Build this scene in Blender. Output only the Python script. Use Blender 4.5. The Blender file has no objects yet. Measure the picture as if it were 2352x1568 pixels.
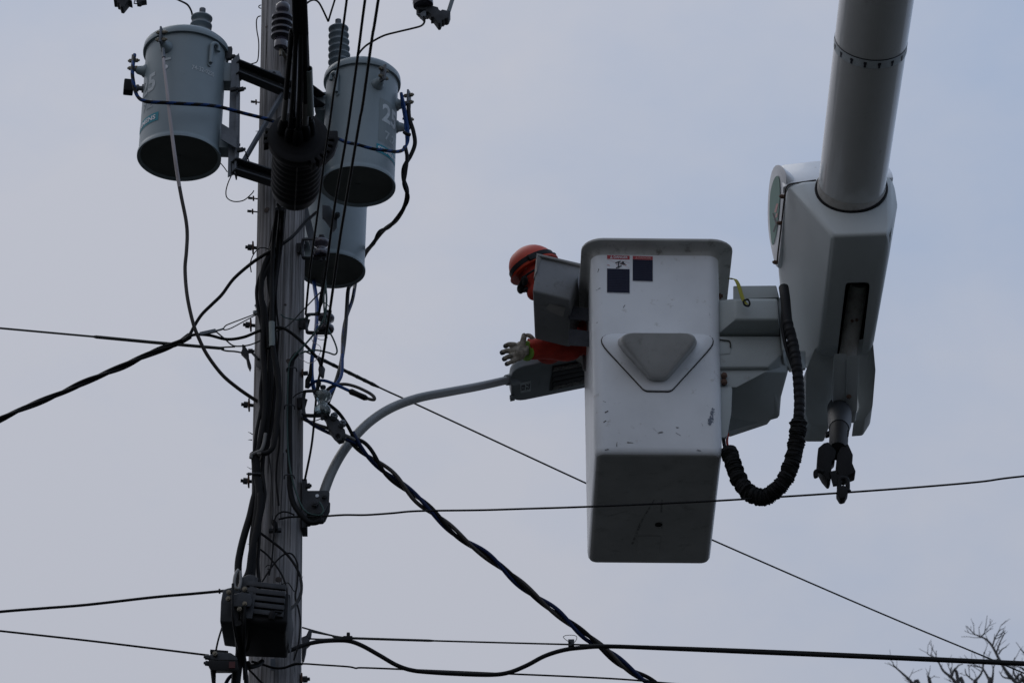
import bpy, bmesh, math, random
from mathutils import Vector, Matrix
random.seed(7)
R = math.radians
V = Vector
scene = bpy.context.scene
C = scene.collection

# ------------------------------------------------------------------ camera
PITCH = R(31.0)
LENS, SENSOR = 100.0, 22.3
F = 2352 * LENS / SENSOR                      # focal length in units of the 2352-wide picture
CAM = V((0, 0, 1.6))
cam_d = bpy.data.cameras.new('camera'); cam = bpy.data.objects.new('camera', cam_d); C.objects.link(cam)
cam.location = CAM; cam.rotation_euler = (R(90) + PITCH, 0, 0)
cam_d.sensor_width = SENSOR; cam_d.lens = LENS; cam_d.clip_start = .1; cam_d.clip_end = 6000
cam_d.dof.use_dof = True; cam_d.dof.focus_distance = 22.3; cam_d.dof.aperture_fstop = 5.0
scene.camera = cam

# ------------------------------------------------------------------ sky and light (overcast)
SUN_EL, SUN_AZ = R(60), R(318)                # high behind the cloud, ahead and to the left
w = bpy.data.worlds.new('World'); scene.world = w; w.use_nodes = True
nt = w.node_tree; nt.nodes.clear()
def N(t, nt_=None, **k):
    n = (nt_ or nt).nodes.new(t)
    for a, b in k.items(): setattr(n, a, b)
    return n
out = N('ShaderNodeOutputWorld'); bg = N('ShaderNodeBackground'); bg.inputs['Strength'].default_value = .1
sky = N('ShaderNodeTexSky', sky_type='NISHITA'); sky.sun_disc = False
sky.sun_elevation = SUN_EL; sky.sun_rotation = SUN_AZ; sky.dust_density = 4; sky.air_density = 1.2
tc = N('ShaderNodeTexCoord')
mp = N('ShaderNodeMapping'); mp.inputs['Scale'].default_value = (1, 1, 1.6); mp.inputs['Location'].default_value = (3.1, .7, .2)
nz = N('ShaderNodeTexNoise'); nz.inputs['Scale'].default_value = 7; nz.inputs['Detail'].default_value = 6; nz.inputs['Roughness'].default_value = .58
rp = N('ShaderNodeValToRGB')
rp.color_ramp.elements[0].position = .05; rp.color_ramp.elements[0].color = (.335, .412, .56, 1)
rp.color_ramp.elements[1].position = .95; rp.color_ramp.elements[1].color = (.478, .497, .565, 1)
sx = N('ShaderNodeSeparateXYZ')
mr = N('ShaderNodeMapRange'); mr.inputs['From Min'].default_value = 0; mr.inputs['From Max'].default_value = 1
mr.inputs['To Min'].default_value = 6.8; mr.inputs['To Max'].default_value = 13.6       # an overcast sky: the zenith twice the horizon
vm = N('ShaderNodeVectorMath', operation='SCALE')
mx = N('ShaderNodeMix', data_type='RGBA'); mx.inputs['Factor'].default_value = .96
L = nt.links.new
L(tc.outputs['Generated'], mp.inputs['Vector']); L(mp.outputs[0], nz.inputs['Vector']); 
dt = N('ShaderNodeVectorMath', operation='DOT_PRODUCT'); dt.inputs[1].default_value = (-2.6, 0, -3.2)      # the cloud thins out upwards and to the right
ma = N('ShaderNodeMath', operation='MULTIPLY_ADD'); ma.inputs[1].default_value = 2.2; ma.inputs[2].default_value = .5 + 3.2 * .515 - 1.10 + .16
mb_ = N('ShaderNodeMath', operation='ADD'); mb_.use_clamp = True
L(tc.outputs['Generated'], dt.inputs[0]); L(nz.outputs['Fac'], ma.inputs[0]); L(ma.outputs[0], mb_.inputs[0]); L(dt.outputs['Value'], mb_.inputs[1]); L(mb_.outputs[0], rp.inputs['Fac'])
L(tc.outputs['Generated'], sx.inputs[0]); L(sx.outputs['Z'], mr.inputs['Value'])
L(rp.outputs['Color'], vm.inputs[0]); L(mr.outputs[0], vm.inputs['Scale'])
L(sky.outputs[0], mx.inputs[6]); L(vm.outputs[0], mx.inputs[7]); L(mx.outputs[2], bg.inputs['Color']); L(bg.outputs[0], out.inputs['Surface'])
sun_d = bpy.data.lights.new('sun', 'SUN'); sun_d.energy = .5; sun_d.angle = R(35); sun_d.color = (1, .97, .93)
sun = bpy.data.objects.new('sun', sun_d); C.objects.link(sun)
sdir = V((math.sin(SUN_AZ) * math.cos(SUN_EL), math.cos(SUN_AZ) * math.cos(SUN_EL), math.sin(SUN_EL)))
sun.rotation_euler = sdir.to_track_quat('Z', 'Y').to_euler(); sun.location = sdir * 60
vs = scene.view_settings; vs.view_transform = 'Standard'; vs.look = 'None'; vs.exposure = 0; vs.gamma = 1; vs.use_curve_mapping = False

# ------------------------------------------------------------------ places measured in the photograph -> points in the place
_fw = V((0, math.cos(PITCH), math.sin(PITCH))); _up = V((0, -math.sin(PITCH), math.cos(PITCH)))
def ray(x, y): return _fw + V(((x - 1176) / F, 0, 0)) + _up * (-(y - 784) / F)
def P(x, y, Y):                                # the point at horizontal distance Y
    d = ray(x, y); return CAM + d * (Y / d.y)
def PZ(x, y, z):                               # the point at height z
    d = ray(x, y); return CAM + d * ((z - CAM.z) / d.z)
def PP(pts, Y=None): return [P(*p) if len(p) == 3 else P(p[0], p[1], Y) for p in pts]
PX = 22.3 / F                                  # one picture unit in metres at the pole

# ------------------------------------------------------------------ materials
MATS = {}
def M(name, c, rough=.6, metal=0., var=.18, scale=9., bump=0., stretch=None, c2=None, lo=.35, hi=.7, bscale=None, spec=.5, dirt=None, trans=0., coat=0.):
    m = bpy.data.materials.new(name); m.use_nodes = True; t = m.node_tree
    b = t.nodes['Principled BSDF']; b.inputs['Roughness'].default_value = rough; b.inputs['Metallic'].default_value = metal
    b.inputs['Specular IOR Level'].default_value = spec; b.inputs['Transmission Weight'].default_value = trans
    b.inputs['Coat Weight'].default_value = coat
    co = t.nodes.new('ShaderNodeTexCoord'); src = co.outputs['Object']
    if stretch:
        mpn = t.nodes.new('ShaderNodeMapping'); mpn.inputs['Scale'].default_value = stretch; t.links.new(src, mpn.inputs[0]); src = mpn.outputs[0]
    n = t.nodes.new('ShaderNodeTexNoise'); n.inputs['Scale'].default_value = scale; n.inputs['Detail'].default_value = 6; n.inputs['Roughness'].default_value = .6
    t.links.new(src, n.inputs['Vector'])
    r = t.nodes.new('ShaderNodeValToRGB'); r.color_ramp.elements[0].position = lo; r.color_ramp.elements[1].position = hi
    d = c2 or tuple(x * (1 - var) for x in c)
    r.color_ramp.elements[0].color = (*d, 1); r.color_ramp.elements[1].color = (*c, 1)
    t.links.new(n.outputs['Fac'], r.inputs['Fac']); col = r.outputs['Color']
    if dirt:                                    # (colour, scale, from, to): specks and stains
        n3 = t.nodes.new('ShaderNodeTexNoise'); n3.inputs['Scale'].default_value = dirt[1]; n3.inputs['Detail'].default_value = 8; n3.inputs['Roughness'].default_value = .7
        t.links.new(co.outputs['Object'] if len(dirt) < 5 else src, n3.inputs['Vector'])
        q = t.nodes.new('ShaderNodeMapRange'); q.inputs['From Min'].default_value = dirt[2]; q.inputs['From Max'].default_value = dirt[3]
        t.links.new(n3.outputs['Fac'], q.inputs['Value'])
        mm = t.nodes.new('ShaderNodeMix'); mm.data_type = 'RGBA'; t.links.new(q.outputs[0], mm.inputs['Factor'])
        t.links.new(col, mm.inputs[6]); mm.inputs[7].default_value = (*dirt[0], 1); col = mm.outputs[2]
    t.links.new(col, b.inputs['Base Color'])
    if bump:
        n2 = t.nodes.new('ShaderNodeTexNoise'); n2.inputs['Scale'].default_value = bscale or scale * 3; n2.inputs['Detail'].default_value = 5
        t.links.new(src, n2.inputs['Vector'])
        bp = t.nodes.new('ShaderNodeBump'); bp.inputs['Strength'].default_value = bump; bp.inputs['Distance'].default_value = .01
        t.links.new(n2.outputs['Fac'], bp.inputs['Height']); t.links.new(bp.outputs[0], b.inputs['Normal'])
    MATS[name] = m; return m
M('wood', (.385, .375, .38), .9, stretch=(30, 30, .5), scale=2.4, c2=(.10, .094, .09), lo=.34, hi=.64, bump=.9, bscale=4., spec=.15, dirt=((.026, .023, .02), 1.2, .57, .635, 1))
M('knot', (.10, .07, .055), .8, c2=(.05, .04, .035), scale=30)
M('can_grey', (.215, .268, .29), .42, var=.14, scale=4, lo=.25, hi=.65, bump=.03, bscale=60, dirt=((.11, .105, .09), 26, .66, .80))
M('can_patch', (.185, .225, .235), .5, var=.1)
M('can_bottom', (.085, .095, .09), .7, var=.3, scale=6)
M('print_pale', (.56, .61, .63), .6, var=.25, scale=40)
M('print_faint', (.42, .47, .49), .6, var=.25, scale=40)
M('teal', (.0, .235, .31), .5, var=.15)
M('porcelain', (.20, .245, .275), .3, var=.1, coat=.3)
M('porcelain_dark', (.045, .04, .055), .25, var=.2, coat=.4)
M('galv', (.15, .165, .185), .55, metal=.35, var=.3, scale=22, bump=.04, spec=.35)
M('galv_dark', (.055, .058, .064), .6, metal=.25, var=.35, scale=22, spec=.3)
M('brass', (.20, .18, .14), .45, metal=.7, var=.3, scale=30)
M('rust', (.13, .07, .045), .8, var=.4, scale=40)
M('black_rubber', (.011, .011, .012), .6, var=.3, scale=20, spec=.14)
M('black_soft', (.010, .010, .010), .8, var=.3, scale=30, bump=.2, bscale=60, spec=.22)
M('black_plastic', (.013, .013, .014), .6, var=.25, scale=14, spec=.15)
M('cable_black', (.012, .012, .0125), .6, var=.25, scale=15, spec=.14)
M('cable_brown', (.05, .043, .038), .6, var=.25, scale=15)
M('cable_grey', (.17, .165, .155), .55, var=.2, scale=15)
M('cable_pale', (.42, .375, .38), .5, var=.12, scale=9)
M('strand', (.05, .054, .05), .65, metal=.2, var=.35, scale=60, spec=.3)
M('blue', (.012, .048, .17), .6, var=.2, scale=18, spec=.15)
M('blue_dark', (.008, .02, .075), .55, var=.2, scale=18, spec=.2)
M('green', (.01, .05, .042), .5, var=.25, scale=18)
M('sleeve_green', (.20, .235, .225), .45, var=.2, scale=18)
M('lamp_grey', (.17, .20, .215), .5, var=.12, scale=9, bump=.02)
M('lamp_dark', (.026, .03, .035), .55, var=.3, scale=12)
M('lamp_lens', (.16, .16, .15), .6, c2=(.04, .04, .04), scale=90, lo=.4, hi=.6)
M('arm_grey', (.20, .21, .21), .5, metal=.1, var=.15, scale=6)
M('fibre_white', (.74, .76, .78), .42, var=.17, scale=2.4, lo=.28, hi=.62, dirt=((.33, .31, .27), 16, .61, .76), coat=.1)
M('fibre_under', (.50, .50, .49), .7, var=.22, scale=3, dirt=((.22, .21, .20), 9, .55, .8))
M('rim_grey', (.50, .50, .48), .55, var=.2, scale=8, dirt=((.16, .15, .13), 14, .55, .7))
M('gap_dirt', (.05, .045, .038), .9, var=.4, scale=30)
M('fibre_grey', (.52, .555, .555), .48, var=.08, scale=3, dirt=((.25, .24, .22), 18, .68, .8))
M('boom_white', (.55, .555, .54), .24, var=.12, scale=3, dirt=((.28, .26, .23), 7, .60, .8), coat=.6)
M('boom_sleeve', (.42, .41, .385), .5, var=.2, scale=5, dirt=((.24, .22, .19), 9, .5, .7))
M('tray_grey', (.215, .22, .225), .62, var=.2, scale=5, dirt=((.10, .095, .085), 9, .55, .72))
M('tray_rim', (.30, .29, .275), .6, var=.2, scale=9)
M('logo_green', (.13, .26, .21), .5, var=.1)
M('logo_pink', (.55, .30, .28), .5, var=.1)
M('sticker_red', (.40, .025, .035), .45, var=.1)
M('sticker_navy', (.013, .015, .036), .6, var=.12, spec=.2)
M('sticker_white', (.72, .74, .77), .45, var=.05)
M('sticker_ink', (.02, .02, .03), .5, var=.1)
M('sticker_line', (.032, .036, .062), .6, var=.1, spec=.2)
M('scuff', (.12, .14, .18), .6, c2=(.5, .53, .56), scale=60, lo=.38, hi=.5)
M('orange_hat', (.47, .042, .013), .5, var=.15, scale=6, spec=.3)
M('orange_cloth', (.42, .028, .012), .85, var=.3, scale=14, bump=.3, bscale=30)
M('dark_cloth', (.03, .03, .035), .9, var=.3, scale=14, bump=.2)
M('skin', (.42, .22, .16), .55, var=.15)
M('hair', (.03, .022, .018), .7, var=.3)
M('glove', (.36, .325, .265), .85, c2=(.10, .088, .07), scale=34, lo=.34, hi=.62, bump=.5, bscale=70)
M('glove_dark', (.055, .06, .075), .8, var=.3, scale=20, bump=.3)
M('lime', (.17, .36, .04), .75, var=.15)
M('strap_yellow', (.33, .31, .03), .8, var=.3, scale=40)
M('bark', (.10, .097, .097), .85, var=.4, scale=14, bump=.3)
M('ground', (.034, .034, .032), .95, c2=(.020, .022, .018), scale=.35, lo=.4, hi=.6, bump=.2, bscale=30)
M('scuff_under', (.20, .20, .195), .8, c2=(.42, .42, .41), scale=40, lo=.42, hi=.56)
M('cover_grey', (.375, .41, .405), .5, var=.12, scale=3, dirt=((.20, .19, .17), 14, .62, .78))
M('step_worn_shaded', (.56, .565, .555), .65, var=.25, scale=5, dirt=((.25, .235, .21), 12, .55, .75))  # base colour darkened for the shade on the scoop, plus grime from wear
M('dark_red', (.07, .008, .008), .7)
M('glass_clear', (.42, .50, .50), .08, trans=.75, var=.05)

# ------------------------------------------------------------------ mesh building
def spline(pts, n=7):
    pts = [V(p) for p in pts]
    if len(pts) < 3: return [pts[0].lerp(pts[-1], i / n) for i in range(n + 1)]
    q = [pts[0] * 2 - pts[1]] + pts + [pts[-1] * 2 - pts[-2]]; o = []
    for i in range(1, len(q) - 2):
        a, b, c, d = q[i - 1:i + 3]
        for k in range(n):
            t = k / n
            o.append(.5 * (2 * b + (c - a) * t + (2 * a - 5 * b + 4 * c - d) * t * t + (3 * b - a - 3 * c + d) * t ** 3))
    return o + [pts[-1]]
def frames(pts):
    T = [(pts[min(i + 1, len(pts) - 1)] - pts[max(i - 1, 0)]).normalized() for i in range(len(pts))]
    u = T[0].orthogonal().normalized(); o = []
    for t in T:
        u = (u - t * u.dot(t)); u = u.normalized() if u.length > 1e-9 else t.orthogonal().normalized()
        o.append((t, u, t.cross(u)))
    return o
class MB:
    def __init__(s): s.v = []; s.f = []; s.m = []
    def add(s, vs_, fs, m=0):
        k = len(s.v); s.v += [V(x) for x in vs_]
        for f in fs: s.f.append([k + i for i in f]); s.m.append(m)
        return s
    def rings(s, rs, cap=True, m=0, mf=None):
        n = len(rs[0]); k = len(s.v)
        for r_ in rs: s.v += [V(x) for x in r_]
        for i in range(len(rs) - 1):
            for j in range(n):
                s.f.append([k + i * n + j, k + i * n + (j + 1) % n, k + (i + 1) * n + (j + 1) % n, k + (i + 1) * n + j])
                s.m.append(mf(i, j) if mf else m)
        if cap:
            s.f.append([k + j for j in range(n)][::-1]); s.m.append(m)
            e = k + (len(rs) - 1) * n; s.f.append([e + j for j in range(n)]); s.m.append(m)
        return s
    def tube(s, pts, r, seg=8, cap=True, m=0, mf=None, flat=1.):
        pts = [V(p) for p in pts]; fr = frames(pts); rs = []
        for i, (p, (t, u, b)) in enumerate(zip(pts, fr)):
            rr = r[i] if isinstance(r, (list, tuple)) else r
            rs.append([p + u * (math.cos(a) * rr) + b * (math.sin(a) * rr * flat) for a in (2 * math.pi * j / seg for j in range(seg))])
        return s.rings(rs, cap, m, mf)
    def lathe(s, prof, o, ax=(0, 0, 1), seg=20, m=0, cap=True):
        o = V(o); ax = V(ax).normalized(); u = ax.orthogonal().normalized(); b = ax.cross(u)
        return s.rings([[o + ax * h + (u * math.cos(a) + b * math.sin(a)) * max(r, 1e-4) for a in (2 * math.pi * j / seg for j in range(seg))] for r, h in prof], cap, m)
    def box(s, c, x, y, z, m=0):                # centre and three half-axis vectors
        c, x, y, z = V(c), V(x), V(y), V(z)
        vs_ = [c + x * i + y * j + z * k for k in (-1, 1) for j in (-1, 1) for i in (-1, 1)]
        return s.add(vs_, [(0, 2, 3, 1), (4, 5, 7, 6), (0, 1, 5, 4), (2, 6, 7, 3), (0, 4, 6, 2), (1, 3, 7, 5)], m)
    def bar(s, a, b, w_, d, up=(0, 0, 1), m=0):    # a box from a to b
        a, b = V(a), V(b); t = b - a; x = t.cross(V(up)).normalized(); y = x.cross(t).normalized()
        return s.box((a + b) / 2, t / 2, x * (w_ / 2), y * (d / 2), m)
    def prism(s, poly, ext, m=0):
        poly = [V(p) for p in poly]; e = V(ext); n = len(poly); k = len(s.v)
        s.v += poly + [p + e for p in poly]
        s.f.append([k + i for i in range(n)][::-1]); s.f.append([k + n + i for i in range(n)])
        for i in range(n): s.f.append([k + i, k + (i + 1) % n, k + n + (i + 1) % n, k + n + i])
        s.m += [m] * (n + 2); return s
    def hull(s, pts, m=0):
        bm = bmesh.new()
        for p in pts: bm.verts.new(p)
        r_ = bmesh.ops.convex_hull(bm, input=bm.verts)
        bmesh.ops.delete(bm, geom=list({e for e in r_['geom_interior'] + r_['geom_unused'] if isinstance(e, bmesh.types.BMVert)}), context='VERTS')
        bmesh.ops.dissolve_limit(bm, angle_limit=R(3), verts=bm.verts, edges=bm.edges)
        bm.verts.index_update()
        s.add([v.co.copy() for v in bm.verts], [[v.index for v in f.verts] for f in bm.faces], m); bm.free(); return s
    def bolt(s, p, d, r, h, m=0):
        return s.lathe([(r, 0), (r, h * .7), (r * .55, h * .75), (r * .55, h)], p, d, 6, m)
    def build(s, name, mats, parent=None, smooth=53, bevel=0, bang=25, origin=None, bseg=2):
        mats = [mats] if isinstance(mats, str) else mats
        bm = bmesh.new(); vv = [bm.verts.new(v) for v in s.v]
        for f, m_ in zip(s.f, s.m):
            try: bm.faces.new([vv[i] for i in f]).material_index = m_
            except ValueError: pass
        bmesh.ops.recalc_face_normals(bm, faces=bm.faces)
        if bevel:
            es = [e for e in bm.edges if len(e.link_faces) == 2 and e.calc_face_angle(0) > R(bang)]
            bmesh.ops.bevel(bm, geom=es, offset=bevel, segments=bseg, affect='EDGES', profile=.6, clamp_overlap=True)
        o = V(origin) if origin is not None else (wloc(parent) if parent else V(s.v[0]))
        bmesh.ops.translate(bm, verts=bm.verts, vec=-o)
        me = bpy.data.meshes.new(name); bm.to_mesh(me); bm.free()
        for x in mats: me.materials.append(MATS[x])
        if smooth:
            me.polygons.foreach_set('use_smooth', [True] * len(me.polygons)); me.set_sharp_from_angle(angle=R(smooth))
        ob = bpy.data.objects.new(name, me); C.objects.link(ob)
        if parent: ob.parent = parent; ob.location = o - wloc(parent)
        else: ob.location = o
        return ob
def wloc(o):
    p = V((0, 0, 0))
    while o: p = p + o.location; o = o.parent
    return p
def tag(o, label, cat, group=None, kind=None):
    o['label'] = label; o['category'] = cat
    if group: o['group'] = group
    if kind: o['kind'] = kind
    return o
def thing(name, label, cat, loc, group=None):
    o = bpy.data.objects.new(name, None); C.objects.link(o); o.location = loc; o.empty_display_size = .1
    return tag(o, label, cat, group)
def part(name, mats, parent, mb, **k): return mb.build(name, mats, parent, **k)
def text_geo(txt, bold=0.):
    cu = bpy.data.curves.new('t', 'FONT'); cu.body = txt; cu.offset = bold; cu.resolution_u = 3; cu.align_x = 'CENTER'; cu.align_y = 'CENTER'
    ob = bpy.data.objects.new('t', cu); C.objects.link(ob)
    me = bpy.data.meshes.new_from_object(ob.evaluated_get(bpy.context.evaluated_depsgraph_get()))
    bm = bmesh.new(); bm.from_mesh(me); bmesh.ops.triangulate(bm, faces=bm.faces)
    bmesh.ops.subdivide_edges(bm, edges=[e for e in bm.edges if e.calc_length() > .25], cuts=2)
    bm.verts.index_update()
    g = ([v.co.copy() for v in bm.verts], [[v.index for v in f.verts] for f in bm.faces])
    bm.free(); bpy.data.objects.remove(ob); bpy.data.curves.remove(cu); bpy.data.meshes.remove(me)
    xs = [v.x for v in g[0]]; ys = [v.y for v in g[0]]
    cx, cy, wd, ht = (min(xs) + max(xs)) / 2, (min(ys) + max(ys)) / 2, max(xs) - min(xs), max(ys) - min(ys)
    return [(v.x - cx, v.y - cy) for v in g[0]], g[1], wd, ht
def put_text(mb, txt, fn, height, width=None, bold=0., m=0):
    """lay lettering on a surface: fn(u, v) gives the point"""
    vs_, fs, wd, ht = text_geo(txt, bold); k = height / ht; kx = width / wd if width else k
    mb.add([fn(x * kx, y * k) for x, y in vs_], fs, m); return mb
def from_mods(mb, mods):
    """run modifiers on a mesh and return a new mesh"""
    me = bpy.data.meshes.new('tmp'); me.from_pydata([tuple(v) for v in mb.v], [], mb.f); me.update()
    ob = bpy.data.objects.new('tmp', me); C.objects.link(ob)
    for t, k in mods:
        m = ob.modifiers.new(t, t)
        for a, b in k.items(): setattr(m, a, b)
    r_ = bpy.data.meshes.new_from_object(ob.evaluated_get(bpy.context.evaluated_depsgraph_get()))
    bpy.data.objects.remove(ob); q = MB(); q.add([v.co.copy() for v in r_.vertices], [list(p.vertices) for p in r_.polygons])
    bpy.data.meshes.remove(r_); bpy.data.meshes.remove(me); return q
def smooth_path(pts, n=6): return spline(pts, n)
def wire(name, label, cat, pts, r, mat, group=None, n=7, seg=8, raw=False):
    o = MB().tube(pts if raw else spline(pts, n), r, seg).build(name, mat); return tag(o, label, cat, group)

# ================================================================== setting
g = MB(); S = 1500
g.add([(-S, -S, 0), (S, -S, 0), (S, S, 0), (-S, S, 0)], [(0, 1, 2, 3)])
o = g.build('ground', 'ground', origin=(0, 0, 0)); o['kind'] = 'structure'

# ------------------------------------------------------------------ pole
PY = 19.0
def pole_c(z): return V((-1.097 - .0145 * (z - 11.2), PY, z))
def pole_r(z): return .1245 - .0024 * (z - 11.2)
def pole_at(px, py):                           # the pole's surface under a picture point
    Y = PY
    for _ in range(4):
        p = P(px, py, Y); c = pole_c(p.z); dx = max(-.999, min(.999, (p.x - c.x) / pole_r(p.z))); Y = PY - pole_r(p.z) * math.sqrt(1 - dx * dx)
    return P(px, py, Y)
pole = thing('utility_pole', 'weathered grey wooden utility pole carrying transformers and cables', 'utility pole', pole_c(0))
rs = []; seg = 48
rnd = [random.uniform(-1, 1) for _ in range(seg)]
rnd = [(rnd[i - 1] + rnd[i] * 2 + rnd[(i + 1) % seg]) / 4 for i in range(seg)]
zs = [0, 3, 6, 9, 10.5] + [11 + .12 * i for i in range(38)] + [15.8, 16.6]
for k, z in enumerate(zs):
    c, r_ = pole_c(z), pole_r(z); ph = z * .9
    ring = []
    for j in range(seg):
        a = 2 * math.pi * j / seg
        q = rnd[j] * .0035 + math.sin(a * 3 + ph) * .0012 + random.uniform(-.0006, .0006)
        if j in (31, 36, 39, 44): q -= .008 * max(0, math.sin(z * (1.1 + .13 * (j % 5)) + j))
        ring.append(c + V((math.cos(a), math.sin(a), 0)) * (r_ + q))
    rs.append(ring)
part('shaft', 'wood', pole, MB().rings(rs), smooth=60)
for px, py, s in ((612, 482, 8), (664, 830, 9), (663, 1035, 7), (608, 1030, 5), (640, 1330, 8), (655, 700, 4), (600, 1180, 5), (612, 62, 4), (628, 1490, 7)):
    p = pole_at(px, py); n = (p - pole_c(p.z)); n.z = 0; n.normalize()
    part('knot', 'knot', pole, MB().lathe([(s * PX, -.004), (s * PX * .8, .0015), (s * PX * .3, .002)], p, n, 12))
for px, py in ((572, 997), (571, 1010), (573, 1075), (571, 1250), (574, 1390), (589, 306), (693, 1330), (573, 1345)):   # splinters on the edge
    p = pole_at(px + (8 if px < 600 else -6), py); s = -1 if px < 600 else 1
    part('splinter', 'wood', pole, MB().tube([p, p + V((s * .012, 0, random.uniform(-.004, .012))), p + V((s * random.uniform(.018, .03), -.004, random.uniform(-.01, .02)))], [.003, .002, .0006], 5))
def through_bolt(px, py, side=-1, big=1.):
    p = pole_at(px, py); d = V((side, -.15, .02)).normalized()
    b = part('bolt', 'galv_dark', pole, MB().tube([p - d * .02, p + d * .042 * big], .0085 * big, 8))
    part('washer', 'rust', b, MB().box(p + d * .004, d * .004, V((0, .026 * big, 0)), V((0, 0, .023 * big))), bevel=.002)
    part('nut', 'galv_dark', b, MB().lathe([(.016 * big, .01), (.016 * big, .03)], p, d, 6))
for q in ((583, 569), (578, 747), (574, 930), (573, 1105)): through_bolt(*q)
for q in ((584, 456), (582, 486), (590, 235)): through_bolt(*q, big=.42)
through_bolt(691, 1560, 1, 1.0); through_bolt(693, 858, 1, .7)
# arrester standing on the pole's face
ar = thing('surge_arrester', 'dark ribbed porcelain arrester fixed high on the pole face', 'arrester', P(645, 118, 18.78))
a0 = P(645, 112, 18.78); prof = [(.02, 0), (.034, .005), (.034, .05), (.03, .055)]
for k in range(4): prof += [(.028, .06 + k * .036), (.052, .066 + k * .036), (.052, .076 + k * .036), (.028, .088 + k * .036)]
prof += [(.03, .21), (.036, .215), (.036, .245), (.02, .265)]
part('body', 'porcelain_dark', ar, MB().lathe(prof, a0, (.02, -.08, 1), 24))
part('terminal', 'brass', ar, MB().lathe([(.008, -.04), (.008, .01)], a0, (0, 0, 1), 8).bar(a0 + V((0, 0, -.01)), a0 + V((.06, .16, .0)), .02, .012))
tb = part('support_arm', 'galv_dark', ar, MB().bar(a0 + V((.03, .02, .0)), pole_at(668, 118) + V((0, .05, 0)), .03, .01))

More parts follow.
